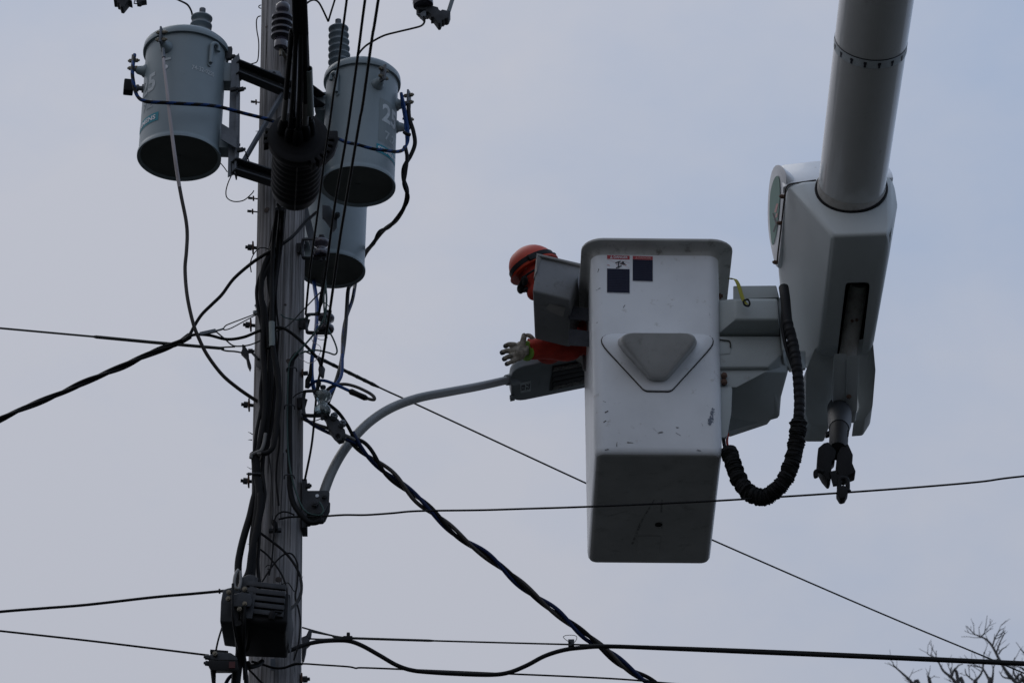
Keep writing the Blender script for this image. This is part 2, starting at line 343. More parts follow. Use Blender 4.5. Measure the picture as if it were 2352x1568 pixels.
# ------------------------------------------------------------------ transformers
def transformer(label, px, py, Y, r, h, tilt, feats):
    base = P(px, py, Y); T = thing('transformer', label, 'transformer', base, 'pole transformers')
    M3 = Matrix.Rotation(R(tilt[0]), 3, 'Y') @ Matrix.Rotation(R(tilt[1]), 3, 'X')
    X = lambda v: base + M3 @ V(v)
    def cyl(az, z, rr): return X((rr * math.sin(R(az)), -rr * math.cos(R(az)), z))
    def out(az): return M3 @ V((math.sin(R(az)), -math.cos(R(az)), 0))
    def tan(az): return M3 @ V((math.cos(R(az)), math.sin(R(az)), 0))
    upv = M3 @ V((0, 0, 1))
    tank = part('tank', 'can_grey', T, MB().lathe([(r * .95, .012), (r * 1.033, 0), (r * 1.035, .012), (r * 1.008, .022), (r, .034), (r, h), (r * .9, h)], base, upv, 72, cap=False))
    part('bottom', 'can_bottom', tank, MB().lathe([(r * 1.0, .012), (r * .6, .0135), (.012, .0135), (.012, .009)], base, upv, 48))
    lid = part('lid', 'can_grey', T, MB().lathe([(r * .9, h - .004), (r * 1.07, h - .004), (r * 1.075, h + .006), (r * 1.06, h + .03), (r * .98, h + .046), (r * .6, h + .062), (.001, h + .066)], base, upv, 72))
    if feats.get('clamp'):
        for az in feats['clamp']:
            part('lid_clamp', 'galv_dark', lid, MB().box(cyl(az, h - .01, r * 1.09), out(az) * .014, tan(az) * .012, upv * .035).bolt(cyl(az, h - .03, r * 1.1), out(az), .013, .04), bevel=.003)
    # high voltage bushing: a stack of sheds
    bx, by, bh, bt = feats['bushing']
    pr = [(.05, -.02), (.05, .0)]; n = max(4, round(bh / .041))
    for k in range(n):
        z = k * bh / n; q = .058 - .0012 * k
        pr += [(q * .62, z), (q * .70, z + bh / n * .25), (q, z + bh / n * .42), (q * 1.02, z + bh / n * .55), (q * .85, z + bh / n * .74), (q * .6, z + bh / n * .9)]
    pr += [(.026, bh), (.012, bh + .008)]
    bo = X((bx, by, h + .06)); bd = (M3 @ V((bt[0], bt[1], 1))).normalized()
    bu = part('bushing', 'porcelain', T, MB().lathe(pr, bo, bd, 28))
    part('terminal_cap', 'galv', bu, MB().lathe([(.013, bh), (.016, bh + .004), (.016, bh + .036), (.008, bh + .04)], bo, bd, 12))
    T['top'] = list(bo + bd * (bh + .04))
    for az, fl in feats.get('hooks', ()):
        hk = [cyl(az, h - .155, r + .012), cyl(az, h - .07, r + .012), cyl(az, h - .05, r + .014)]
        hk += [cyl(az + fl * a, h - .05 + b, r + .014) for a, b in ((3, .014), (7, .018), (11, .012), (12, -.006), (12, -.016))]
        part('lifting_hook', 'can_grey', T, MB().tube(smooth_path(hk, 4), .0105, 8).lathe([(.012, -.004), (.012, .006)], cyl(az, h - .16, r), out(az), 10))
    for az, dz, turn in feats.get('terminals', ()):
        c = cyl(az, h - dz, r); d = out(az)
        tm = part('terminal', 'can_grey', T, MB().lathe([(.034, -.004), (.034, .004), (.026, .012), (.020, .035), (.012, .045)], c, d, 16))
        e = c + d * .06; side = (tan(az) * math.cos(R(turn)) + d * math.sin(R(turn))).normalized(); nn = side.cross(upv)
        part('spade', 'galv', tm, MB().lathe([(.010, .03), (.010, .07)], c, d, 10).box(e + upv * .03, side * .022, nn * .005, upv * .045), bevel=.003)
        for s in (.008, .052):
            part('terminal_bolt', 'brass', tm, MB().bolt(e + upv * s + nn * .004, nn, .011, .022).bolt(e + upv * s - nn * .004, -nn, .011, .028))
        T['t%d' % int(abs(az))] = list(e - upv * .02)
    if 'valve' in feats:
        az, dz = feats['valve']; c = cyl(az, h - dz, r); d = out(az)
        vv_ = part('drain_valve', 'galv', T, MB().lathe([(.022, -.002), (.022, .006), (.012, .008), (.012, .02), (.018, .022), (.018, .034), (.012, .036), (.012, .055)], c, d, 12))
        part('valve_cap', 'black_plastic', vv_, MB().box(c + d * .072, d * .024, tan(az) * .026, upv * .034), bevel=.006)
    # painted numbers and labels on the curved side
    def surf(az, z): return lambda u, v: cyl(az + math.degrees(u / r), z + v, r + .0016)
    az = feats['label']
    pm = MB()
    for i in range(8):
        a0, a1 = az - 24 + 6 * i, az - 24 + 6 * (i + 1)
        pm.add([cyl(a0, h * .285, r + .0008), cyl(a1, h * .285, r + .0008), cyl(a1, h * .70, r + .0008), cyl(a0, h * .70, r + .0008)], [(0, 1, 2, 3)])
    if feats.get('patch'): part('paint_patch', 'can_patch', tank, pm)
    part('rating_number', 'print_pale', tank, put_text(MB(), '25', surf(az, h * .575), .108, .118, .03))
    part('voltage_number', 'print_faint', tank, put_text(MB(), '7.2', surf(az + 2, h * .37), .052, .085, .02))
    lb = MB(); z0, z1 = h * .175, h * .255
    for i in range(12):
        a0, a1 = az - 27 + 4.5 * i, az - 27 + 4.5 * (i + 1)
        lb.add([cyl(a0, z0, r + .0015), cyl(a1, z0, r + .0015), cyl(a1, z1, r + .0015), cyl(a0, z1, r + .0015)], [(0, 1, 2, 3)])
    put_text(lb, 'SIEMENS', lambda u, v: cyl(az + math.degrees(u / r), (z0 + z1) / 2 + v, r + .0030), .026, .155, .03, 1)
    part('maker_label', ['teal', 'sticker_white'], tank, lb)
    if 'serial' in feats:
        part('serial_number', 'print_pale', tank, put_text(MB(), '74-32-0250', surf(feats['serial'], h * .665), .026, .125, .01))
    for a, zf, wd, ht in feats.get('tags', ()):
        t_ = MB(); t_.box(cyl(a, h * zf, r + .001), tan(a) * wd, out(a) * .0015, upv * ht)
        part('tag', 'print_pale', tank, t_)
    if 'dot' in feats: part('white_dot', 'sticker_white', tank, MB().lathe([(.013, 0), (.013, .003)], cyl(*feats['dot'], r), out(feats['dot'][0]), 16))
    # hanger lugs towards the mount
    for az in feats['lug']:
        for z in (h * .80, h * .16):
            part('hanger_lug', 'can_grey', T, MB().box(cyl(az, z, r + .018), out(az) * .03, tan(az) * .045, upv * .055), bevel=.006)
            part('hanger_bolt', 'galv_dark', T, MB().bolt(cyl(az, z, r + .045) + tan(az) * .01, out(az), .014, .05))
    return T, cyl, out, upv
t_left, cylL, outL, upL = transformer('pale grey drum transformer hanging left of the pole, serial number on its side', 411, 364, 18.70, .1985, .612, (1.2, 0),
    dict(bushing=(.055, .06, .222, (.02, 0)), hooks=((41, 1),), terminals=((-24, .085, 75), (-78, .13, 20)), valve=(-82, .225), label=-56, serial=33,
         tags=((-22, .745, .022, .007),), dot=(-23, .41), lug=(92,), clamp=(82,)))
t_right, cylR, outR, upR = transformer('pale grey drum transformer right of the pole behind the black splice case', 822, 429, 19.15, .1815, .617, (1.0, 0),
    dict(bushing=(-.115, -.01, .285, (-.06, 0)), hooks=((-38, -1),), terminals=((28, .11, 80), (82, .14, 10), (96, .245, 0)), label=57, patch=True, lug=(-96, -120), clamp=()))
t_low, cylB, outB, upB = transformer('pale grey drum transformer lowest of the three, behind the pole', 762, 622, 19.85, .166, .60, (1.0, 0),
    dict(bushing=(.0, .05, .25, (0, 0)), hooks=((120, 1),), terminals=((100, .12, 0),), label=150, lug=(-100,), clamp=()))

# ------------------------------------------------------------------ the steel frame that carries them
mt = thing('transformer_mount', 'galvanised steel channel frame holding transformers to the pole', 'mounting frame', pole_at(640, 240))
def channel(a, b, w_, h_, name='mount_arm'):
    t = (b - a).normalized(); s = t.cross(V((0, 0, 1))).normalized(); q = MB()
    q.bar(a, b, .008, h_).bar(a + V((0, 0, h_ / 2 - .004)) + s * w_ * .5, b + V((0, 0, h_ / 2 - .004)) + s * w_ * .5, w_, .008).bar(a + V((0, 0, -h_ / 2 + .004)) + s * w_ * .5, b + V((0, 0, -h_ / 2 + .004)) + s * w_ * .5, w_, .008)
    return part(name, 'galv_dark', mt, q, bevel=.0015)
UA0, UA1 = P(668, 214, 18.84), P(538, 161, 18.66)
channel(UA0, UA1, -.05, .075)
channel(P(655, 425, 18.84), P(530, 385, 18.66), -.05, .07)
# upright hanger between the left arms
hp = MB(); a, b = P(547, 118, 18.64), P(531, 408, 18.64)
hp.add(PP([(549, 122), (531, 140), (530, 203), (547, 205)], 18.645) + PP([(549, 122), (531, 140), (530, 203), (547, 205)], 18.653), [(0, 1, 2, 3), (7, 6, 5, 4), (0, 4, 5, 1), (1, 5, 6, 2), (2, 6, 7, 3), (3, 7, 4, 0)])
hp.prism(PP([(528, 200), (545, 205), (541, 398), (523, 406)], 18.66), (0, .008, 0))
hp.prism(PP([(545, 130), (549, 124), (547, 330), (541, 398), (538, 398)], 18.64), (.004, .06, 0))
hp.prism(PP([(508, 283), (544, 305), (543, 340), (508, 320)], 18.62), (0, .008, 0))
part('hanger_plate', 'galv', mt, hp)
part('diagonal_brace', 'galv', mt, MB().bar(P(648, 218, 18.80), P(553, 382, 18.74), .012, .045, up=(0, 1, 0)))
part('hook_plate', 'galv', mt, MB().prism(PP([(618, 160), (642, 163), (647, 172), (646, 196), (615, 190), (613, 168)], 18.80), (0, .01, 0)), bevel=.003)
part('plate_hook', 'galv', mt, MB().tube(smooth_path(PP([(624, 168), (629, 165), (634, 168), (636, 175), (633, 180)], 18.79)), .006))
for (zf, cf) in ((.80, 1), (.16, 0)):
    z = P(822, 429, 19.15).z + .617 * zf; channel(pole_c(z) + V((.09, .03, 0)), V((cylR(-96, .617 * zf, .22).x, 19.14, z)), .05, .07)
    z = P(762, 622, 19.85).z + .6 * zf; channel(pole_c(z) + V((.05, .09, 0)), V((cylB(-100, 0, .19).x, 19.80, z)), .05, .07)
for px, py in ((534, 207), (551, 207), (550, 346)):
    part('mount_bolt', 'galv_dark', mt, MB().bolt(P(px - 4, py, 18.63), (1, -.4, 0), .013, .04))
# plate and steel strap seen between the right hand cans
part('stay_plate', 'galv', mt, MB().prism(PP([(740, 470), (757, 472), (775, 500), (774, 522), (765, 532), (748, 508), (740, 500)], 19.42), (0, .012, 0)), bevel=.002)
part('stay_bolt', 'galv_dark', mt, MB().bolt(P(770, 499, 19.42), (.5, -1, 0), .016, .04))
part('stay_strut', 'galv', mt, MB().bar(P(697, 470, 19.1), P(722, 572, 19.15), .035, .01, up=(0, 1, 0)))

# ------------------------------------------------------------------ black splice case on the strand running overhead
sc = thing('splice_case', 'round black ribbed cable splice case in front of the pole', 'splice case', P(684, 320, 17.95))
A = P(685, 318, 17.95); B = P(678, 440, 18.41); B.z = A.z - .01; ax = (B - A).normalized(); Ln = (B - A).length
su = V((1, 0, 0)); sv = ax.cross(su) * -1
prof = [(.10, .03), (.116, .03)]
for k in range(8): z = .07 + k * .042; prof += [(.114, z), (.119, z + .008), (.119, z + .024), (.114, z + .032)]
prof += [(.112, Ln - .03), (.10, Ln), (.06, Ln + .02), (.001, Ln + .024)]
part('case_body', 'black_plastic', sc, MB().lathe(prof, A, ax, 40))
fl = part('clamp_ring', 'black_plastic', sc, MB().lathe([(.095, -.012), (.122, -.02), (.143, -.012), (.147, .01), (.140, .04), (.116, .05)], A, ax, 48))
part('end_plate', 'black_rubber', sc, MB().lathe([(.12, -.004), (.112, -.016), (.07, -.018), (.001, -.018)], A, ax, 40))
for a in (-62, -50, -38, -26, -14, -2):
    d = su * math.cos(R(a)) + V((0, 0, 1)) * math.sin(R(a)); e = su * -math.sin(R(a)) + V((0, 0, 1)) * math.cos(R(a))
    part('latch_lug', 'black_plastic', fl, MB().box(A + d * .155 + ax * .015, d * .014, e * .010, ax * .032), bevel=.003)
part('latch', 'black_plastic', fl, MB().prism([A + su * x + V((0, 0, z)) + ax * .05 for x, z in ((.13, .045), (.185, .045), (.188, -.01), (.17, -.07), (.13, -.12), (.10, -.10), (.14, -.04))], ax * -.05), bevel=.005)
for a in (165, 178, 190):
    d = su * math.cos(R(a)) + V((0, 0, 1)) * math.sin(R(a))
    part('hinge_lug', 'black_plastic', fl, MB().box(A + d * .15 + ax * .015, d * .012, V((0, 0, .010)), ax * .03), bevel=.003)
part('seam', 'cable_brown', sc, MB().tube([A + V((0, 0, -.1195)) + ax * (.06 + t * (Ln - .1) / 10) for t in range(11)], .003, 6))
cabs = [(650, 300, 676, 'cable_black', .016, 1), (664, 318, 680, 'cable_black', .013, 0), (673, 292, 684, 'cable_black', .012, 0), (683, 322, 690, 'cable_black', .016, 0), (692, 294, 693, 'cable_black', .013, 0),
        (700, 312, 697, 'cable_black', .016, 2), (712, 300, 700, 'cable_black', .014, 3)]
for k, (x0, y0, x1, mname, r_, sl) in enumerate(cabs):
    p0 = P(x0, y0, 17.92); z = A.z
    pts = [p0 + ax * .06, p0 - ax * .02 + V((0, 0, .01))] + [PZ(x0 + (x1 - x0) * t + (4 * math.sin(t * 3.1) if k % 2 else 0), y0 + (0 - y0) * t, z + (p0.z - z) * (1 - t)) for t in (.25, .5, .75, 1)]
    e = pts[-1]; pts += [V((e.x + .03, e.y - 2.5, e.z + .03)), V((e.x + .1, e.y - 8, e.z + .25))]
    cb = thing('cable', ['leftmost fat black cable entering the splice case', 'black cable second from left at the splice case', 'thin black cable at the middle of the splice case bundle', 'fat black cable in the centre of the splice case bundle',
        'black cable right of the bundle centre above the splice case', 'black cable with grey collar entering the splice case', 'rightmost cable of the bundle, ending in a grey green tube'][k], 'cable', p0, 'cables into the splice case')
    sp = spline(pts, 7); part('sheath', mname, cb, MB().tube(sp, r_ * .78, 10))
    part('boot', 'black_rubber', cb, MB().tube([p0 + ax * .07, p0 - ax * .03, p0 - ax * .07, p0 - ax * .085], [r_ * 1.7, r_ * 1.7, r_ * 1.35, r_ * .9], 12))
    if sl == 1: part('collar', 'cable_grey', cb, MB().tube(sp[9:15], r_ * .85, 10))
    if sl == 2: part('collar', 'cable_grey', cb, MB().tube(sp[9:15], r_ * .95, 10))
    if sl == 3:
        q = [PZ(x, y, A.z) for x, y in ((713, 262), (711, 215), (709, 158))]
        t_ = MB(); t_.rings([[c + (u * math.cos(a_) + b_ * math.sin(a_)) * rr for a_ in (math.pi * j / 6 for j in range(12))] for c, rr in ((q[0], .018), (q[1], .018), (q[2], .018), (q[2], .0145), (q[1], .0145)) for (t__, u, b_) in [frames(q)[1]]], cap=False)
        part('splice_tube', 'sleeve_green', cb, t_)

# ------------------------------------------------------------------ overhead secondary lines coming over the camera
def overhead(label, pts, r_):
    z = P(*pts[0], 18.86).z
    w_ = [PZ(x, y, z) for x, y in pts]; e = w_[-1]; d = (w_[-1] - w_[-3]); d.z = 0; d.normalize()
    w_ += [e + d * 2 + V((0, 0, -.02)), e + d * 7]
    return wire('overhead_line', label, 'power line', w_, r_, 'cable_black', 'lines coming in overhead')
overhead('thin black overhead line nearest the splice case', [(702, 722), (711, 628), (719.5, 563), (728.6, 496), (744, 374), (757, 285), (766, 217), (777, 152), (787.5, 65), (797, -4)], .0055)
overhead('black overhead line in the middle of the three crossing the right transformer', [(732, 722), (739.5, 680), (750, 611), (768, 477.6), (795, 319), (806, 245), (826, 97), (839, -4)], .0062)
overhead('rightmost black overhead line crossing the right transformer', [(737, 847), (744.7, 800), (761, 690), (780, 553.6), (798.5, 441), (825, 283), (833.5, 238), (854.7, 87), (869.5, -4)], .0066)
wire('drop_wire', 'thin black wire running down from the glass insulator to the lamp bracket', 'wire', PP([(737, 847, 18.85), (729, 886, 18.85), (724, 938, 18.85), (716, 1020, 18.87), (700, 1103, 18.9)]), .0055, 'cable_black')

# ------------------------------------------------------------------ spool insulators in clevises
def clevis(label, px, py, w_, h_, spool_mat, off=0):
    c = P(px, py, 18.87); T = thing('spool_insulator', label, 'insulator', c, 'spool insulators on the right of the pole')
    k = PX; xl, xr = px - w_ * .5, px + w_ * .5
    fr = [P(xr, py - h_ * .5, 18.85), P(xl + 8, py - h_ * .5, 18.87), P(xl + 2, py - h_ * .5 + 5, 18.88), P(xl, py, 18.89), P(xl + 2, py + h_ * .5 - 5, 18.88), P(xl + 8, py + h_ * .5, 18.87), P(xr, py + h_ * .5, 18.85)]
    part('clevis_frame', 'galv_dark', T, MB().tube(smooth_path(fr, 4), .011, 8, flat=.7))
    sc_ = P(xr - 10, py, 18.85); hh = h_ * .40 * k / .85; rr = 19 * k
    part('spool', spool_mat, T, MB().lathe([(.012, -hh), (rr * .9, -hh), (rr, -hh * .8), (rr * .95, -hh * .45), (rr * .6, -hh * .2), (rr * .55, 0), (rr * .6, hh * .2), (rr * .95, hh * .45), (rr, hh * .8), (rr * .9, hh), (.012, hh)], sc_, (0, 0, 1), 24))
    part('clevis_pin', 'galv_dark', T, MB().lathe([(.008, -hh * 1.6), (.008, hh * 1.5), (.014, hh * 1.5), (.014, hh * 1.7)], sc_, (0, 0, 1), 8))
    part('fixing_plate', 'galv_dark', T, MB().bar(P(xl + 1, py, 18.90), P(xl - 14, py + 1, 18.94), .03, .05))
    return T
clevis('grey spool insulator in a steel clevis in front of the lowest transformer', 721, 571, 54, 44, 'porcelain_dark')
clevis('dark spool insulator wrapped in tie wire beside the pole', 731, 743, 56, 42, 'porcelain_dark')
clevis('clear glass spool insulator in the lowest clevis beside the pole', 724, 926, 54, 56, 'glass_clear')
sp_ = thing('spool_insulator', 'small ribbed insulator on the left pole face behind cables', 'insulator', pole_at(597, 716))
part('spool', 'porcelain', sp_, MB().lathe([(.008, -.03), (.026, -.028), (.03, -.018), (.02, -.006), (.018, .004), (.03, .012), (.028, .026), (.008, .03)], pole_at(597, 718) + V((0, -.03, 0)), (.25, -.2, 1), 18))
part('pin', 'galv_dark', sp_, MB().tube([pole_at(600, 716), pole_at(597, 718) + V((0, -.05, 0))], .006))
# clamps, taped joints and tie wires around them
def knob(name, label, pts, rr, mat, cat='connector', seg=10, group=None):
    return tag(MB().tube(pts, rr, seg).build(name, mat), label, cat, group)
knob('wire_connector', 'bulky black taped connector above the middle clevis', PP([(746, 612, 18.84), (744, 632, 18.84), (743, 662, 18.84), (738, 690, 18.84), (735, 705, 18.84)]), [.006, .013, .012, .013, .006], 'black_soft')
knob('wire_connector', 'black wedge connector on the wire above the glass insulator', PP([(737, 840, 18.84), (739, 848, 18.84), (739, 860, 18.83), (742, 868, 18.83)]), [.010, .017, .013, .005], 'galv_dark')
knob('wire_connector', 'long black taped joint left of the blue lead', PP([(714, 832, 18.85), (713, 860, 18.85), (707, 874, 18.85), (704, 890, 18.85)]), [.005, .010, .013, .008], 'black_soft')
knob('wire_connector', 'small black taped lump just above the glass insulator', PP([(733, 872, 18.84), (732, 880, 18.84), (730, 888, 18.84), (726, 910, 18.84)]), [.006, .013, .009, .007], 'black_soft')
for k, (lab, q, m_, r_) in enumerate((
    ('pale tie wire ring hanging under the middle clevis', [(725, 770), (727, 775), (736, 780), (748, 779), (752, 774), (744, 771), (728, 772)], 'cable_pale', .0016),
    ('pale tie wire looping from the pole to the blue lead', [(686, 820), (697, 828), (712, 834), (726, 826), (736, 808), (735, 795), (720, 786), (716, 778)], 'cable_pale', .0016),
    ('thin dark wire loop at the top of the middle clevis', [(744, 694), (757, 705), (761, 716), (756, 727), (742, 726), (732, 722)], 'cable_black', .0022),
    ('green wire sweeping out in a loop right of the clevis', [(690, 812), (700, 808), (726, 804), (752, 809), (768, 814), (774, 808), (772, 795), (764, 775), (754, 757), (750, 740), (745, 715), (744, 690), (745, 640)], 'green', .0042),
    ('green wire crossing the middle clevis toward the pole', [(746, 640), (750, 690), (744, 730), (726, 760), (706, 785), (686, 806), (676, 815)], 'green', .005),
    ('grey tie wire slanting up across the pole to the taped joint', [(632, 762), (655, 752), (672, 738), (690, 718), (706, 702), (722, 685), (736, 671)], 'strand', .0035),
    ('thin dark wire stapled at the pole toward the middle clevis', [(645, 722), (655, 729), (672, 733), (690, 734), (706, 728), (722, 720), (733, 715)], 'green', .003),
    ('thin dark wire bowed from the pole to the glass insulator', [(673, 913), (682, 905), (694, 900), (706, 897), (718, 899), (728, 908)], 'cable_black', .0028),
    ('thin dark wire curl under the glass insulator', [(696, 960), (708, 966), (724, 966), (738, 960), (745, 952)], 'cable_black', .0025),
    ('pale wire curling up the middle spool', [(725, 772), (722, 756), (728, 746), (740, 738), (748, 730)], 'cable_pale', .0022))):
    wire('tie_wire', lab, 'wire', PP([(x, y, 18.80) for x, y in q]), r_, m_)

# ------------------------------------------------------------------ leads from the transformers
def striped(name, label, pts, r_, mats, group=None):
    sp = spline(pts, 9)
    o_ = MB().tube(sp, r_, 8, mf=lambda i, j: 1 if ((i * 1.15 + j) % 8) < 4.4 else 0).build(name, mats); return tag(o_, label, 'cable', group)
striped('blue_lead', 'blue and black spiral lead crossing the left transformer', PP([(309, 126, 18.52), (305, 155, 18.47), (305, 180, 18.45), (314.6, 219, 18.44), (335, 233, 18.42), (377, 236, 18.42), (427, 239, 18.43), (474, 241.6, 18.47), (510, 247, 18.53), (557, 259.7, 18.58), (585, 266.6, 18.6), (614, 274, 18.6), (660, 290, 18.6), (730, 310, 18.6)]), .0092, ['blue', 'black_rubber'])
striped('blue_lead', 'blue and black spiral lead crossing the right transformer', PP([(730, 310, 18.62), (773, 318, 18.72), (795, 327, 18.8), (820, 332, 18.85), (856, 342, 18.88), (887, 346, 18.92), (911, 348.5, 18.98), (925, 345, 19.02), (930, 337, 19.04)]), .0088, ['blue', 'black_rubber'])
wire('blue_lead', 'left of two bright blue wires beside the right transformer', 'cable', PP([(921, 214, 19.12), (924, 240, 19.1), (930, 275, 19.08), (933, 305, 19.07), (934, 330, 19.06), (930, 340, 19.05)]), .0068, 'blue')
wire('blue_lead', 'right of two bright blue wires beside the right transformer', 'cable', PP([(922, 214, 19.1), (928, 240, 19.08), (934, 275, 19.07), (938, 305, 19.06), (937, 325, 19.05), (931, 339, 19.04)]), .0068, 'blue')
wire('cable_tie', 'black tie around the two blue wires', 'cable tie', PP([(928, 304, 19.03), (934, 308, 19.02), (942, 310, 19.03)]), .009, 'black_rubber')
wire('black_lead', 'fat black lead twisting down right of the transformers', 'cable', PP([(938, 240, 19.1), (940, 271, 19.08), (949, 300, 19.08), (953, 330, 19.08), (943, 358, 19.08), (928, 384, 19.08), (927, 411, 19.1), (935, 438, 19.12), (930, 471, 19.2), (911, 505, 19.35), (881, 529, 19.55), (856, 560, 19.8), (838, 585, 20.0), (822, 620, 20.1), (810, 650, 20.1), (800, 664, 20.0), (796, 718, 19.7), (791, 781, 19.4), (783, 835, 19.2), (771, 878, 19.05), (754, 922, 18.93)]), .0105, 'cable_black')
wire('black_lead', 'second black lead twisted round the fat one right of the transformers', 'cable', PP([(931, 338, 19.06), (935, 362, 19.05), (931, 398, 19.06), (928, 423, 19.07), (937, 453, 19.12), (926, 480, 19.2), (896, 519, 19.4), (871, 533, 19.6), (859, 558, 19.75), (838, 580, 19.98), (826, 610, 20.12), (818, 640, 20.12)]), .0095, 'cable_black')
striped('blue_lead', 'blue and black lead dropping from the lowest transformer', PP([(818, 640, 20.12), (816, 652, 20.05), (809, 690, 19.85), (795, 730, 19.66), (788, 769, 19.45), (786, 821, 19.2), (783, 860, 19.1)]), .009, ['blue_dark', 'black_rubber'])
wire('blue_lead', 'blue end of the lead curving into the glass insulator', 'cable', PP([(786, 815, 19.2), (784, 860, 19.08), (771, 884, 19.0), (750, 911, 18.93), (742, 922, 18.92)]), .009, 'blue')
wire('blue_lead', 'blue lead hanging from under the lowest transformer by the pole', 'cable', PP([(719, 630, 20.12), (722, 655, 19.85), (728, 704, 19.35), (725, 769, 19.1), (717, 821, 19.0), (716, 860, 18.95), (721, 893, 18.92), (728, 915, 18.92)]), .010, 'blue')
wire('blue_lead', 'blue lead arching out to the black sleeve', 'cable', PP([(706, 890, 18.9), (716, 881, 18.88), (727, 875, 18.86), (745, 874, 18.84), (771, 883, 18.82), (806, 899, 18.8)]), .0078, 'blue')
knob('cable_sleeve', 'black crimp sleeve at the tip of the arching blue lead', PP([(802, 897, 18.8), (806, 899, 18.8), (822, 906, 18.8), (838, 913, 18.8), (844, 915, 18.8)]), [.008, .0150, .0135, .0145, .009], 'black_rubber', 'sleeve')
wire('grey_lead', 'grey lead looping back above the black sleeve', 'cable', PP([(842, 914, 18.8), (852, 917, 18.8), (860, 917, 18.8), (858, 910, 18.8), (846, 901, 18.81), (818, 888, 18.83), (791, 882, 18.85), (766, 886, 18.87), (751, 896, 18.89), (743, 908, 18.91), (738, 925, 18.92)]), .008, 'cable_brown')
ld = thing('insulated_lead', 'pale insulated lead hanging across the left transformer down to the pole', 'cable', P(376, 132, 18.46))
lp = spline(PP([(375, 120, 18.47), (376, 136, 18.45), (377, 156, 18.44), (382.6, 200, 18.43), (388, 250, 18.43), (394, 300, 18.44), (402, 361, 18.46), (410, 416, 18.5), (417, 455, 18.52), (427, 505, 18.55), (430, 540, 18.57), (428, 580, 18.58), (425, 620, 18.6), (430, 680, 18.62), (443, 740, 18.65), (456, 775, 18.68), (476, 815, 18.72), (510, 860, 18.78), (545, 890, 18.84), (578, 913, 18.9), (600, 926, 18.97)]), 6)
k = int(len(lp) * .37)
part('sky_pale_sheath', 'cable_pale', ld, MB().tube(lp[:k + 1], [.0062 + .003 * min(1, i / 40) for i in range(k + 1)], 8)); part('dark_sheath', 'cable_brown', ld, MB().tube(lp[k:], .0088, 8))  # sky reflection on the upper length is painted in as a pale colour
part('crimp', 'galv', ld, MB().tube(PP([(375, 112, 18.47), (376, 128, 18.455), (376, 133, 18.45)]), [.007, .009, .009], 8))
wire('jumper_wire', 'black jumper rising from the left transformer bushing', 'wire', PP([(385, -26, 18.4), (398, -6, 18.5), (411, 1, 18.6), (430, 11, 18.7), (439, 25, 18.78), (443, 38, 18.80), (450, 36, 18.8), (463, 42, 18.82), (477, 52, 18.84), (484, 63, 18.86), (482, 76, 18.88)]), .0050, 'cable_black')
wire('jumper_wire', 'black jumper arching from the pole to the right bushing', 'wire', PP([(690, 26, 19.0), (703, 10, 19.05), (714, 2, 19.08), (724.5, 1, 19.1), (733, 7.6, 19.12), (742, 24, 19.13), (754, 50, 19.14)]), .0050, 'cable_black')
wire('jumper_wire', 'short black jumper running up off the right bushing', 'wire', PP([(754, 50, 19.14), (761, 26, 19.12), (769, 0, 19.1), (776, -30, 19.05)]), .0050, 'cable_black')
wire('jumper_wire', 'black jumper curving from the right transformer to the fuse cutout', 'wire', PP([(812, 146, 19.2), (824, 124, 19.1), (837, 108.5, 19.0), (852.5, 97.6, 18.9), (881, 82.5, 18.8), (913, 73.8, 18.75), (946, 66, 18.7), (967.5, 59.7, 18.7), (975, 50, 18.7), (973, 38, 18.7)]), .0052, 'cable_black')

# ------------------------------------------------------------------ fuse cutouts just entering at the top
def cutout_px(ox, oy, k): return lambda x, y, Y=18.7: P(ox + x * k, oy + y * k, Y)
q = cutout_px(918.7, 0, .07234)                # measured in an enlargement
co_ = thing('fuse_cutout', 'dark fuse cutout with grey tube entering top of the view, right of the pole', 'fuse cutout', q(900, 250), 'fuse cutouts at the top edge')
part('insulator', 'porcelain_dark', co_, MB().lathe([(.02, -.005), (.05, .0), (.052, .02), (.035, .035), (.06, .06), (.062, .075), (.035, .09), (.06, .12), (.035, .14), (.06, .18), (.03, .22), (.02, .3)], q(740, 180), (-.12, 0, 1), 24))
part('base_casting', 'galv_dark', co_, MB().prism([q(*p) for p in ((520, 190), (600, 170), (720, 215), (900, 200), (940, 250), (800, 300), (720, 310), (590, 310), (510, 220))], (0, .07, 0)), bevel=.004)
part('bracket', 'galv_dark', co_, MB().prism([q(*p) for p in ((900, 200), (980, 165), (1210, 230), (1230, 300), (1290, 340), (1340, 300), (1600, 360), (1600, 420), (1550, 560), (1490, 595), (1420, 590), (1390, 640), (1330, 640), (1290, 740), (1220, 755), (1060, 540), (975, 545), (990, 470), (890, 370), (830, 370), (800, 300))], (0, .06, 0)), bevel=.003)
part('fuse_tube', 'lamp_grey', co_, MB().tube([q(1540, 380, 18.73), q(1660, 0, 18.73), q(1790, -420, 18.73)], .0105, 12))
part('lead_clamp', 'galv', co_, MB().prism([q(*p) for p in ((740, 345), (820, 330), (830, 460), (800, 560), (740, 580), (690, 520), (610, 460), (680, 390))], (0, .035, 0)).bar(q(640, 455), q(515, 455), .008, .006), bevel=.003)
part('clamp_eye', 'galv_dark', co_, MB().tube([q(*p) for p in ((810, 530), (880, 530), (890, 600), (820, 600), (800, 560))], .004, 6))
q2 = cutout_px(238.2, 0, .08681)
c2 = thing('fuse_cutout', 'lower tip of a black fuse cutout at the top edge, above the left transformer', 'fuse cutout', q2(480, 60), 'fuse cutouts at the top edge')
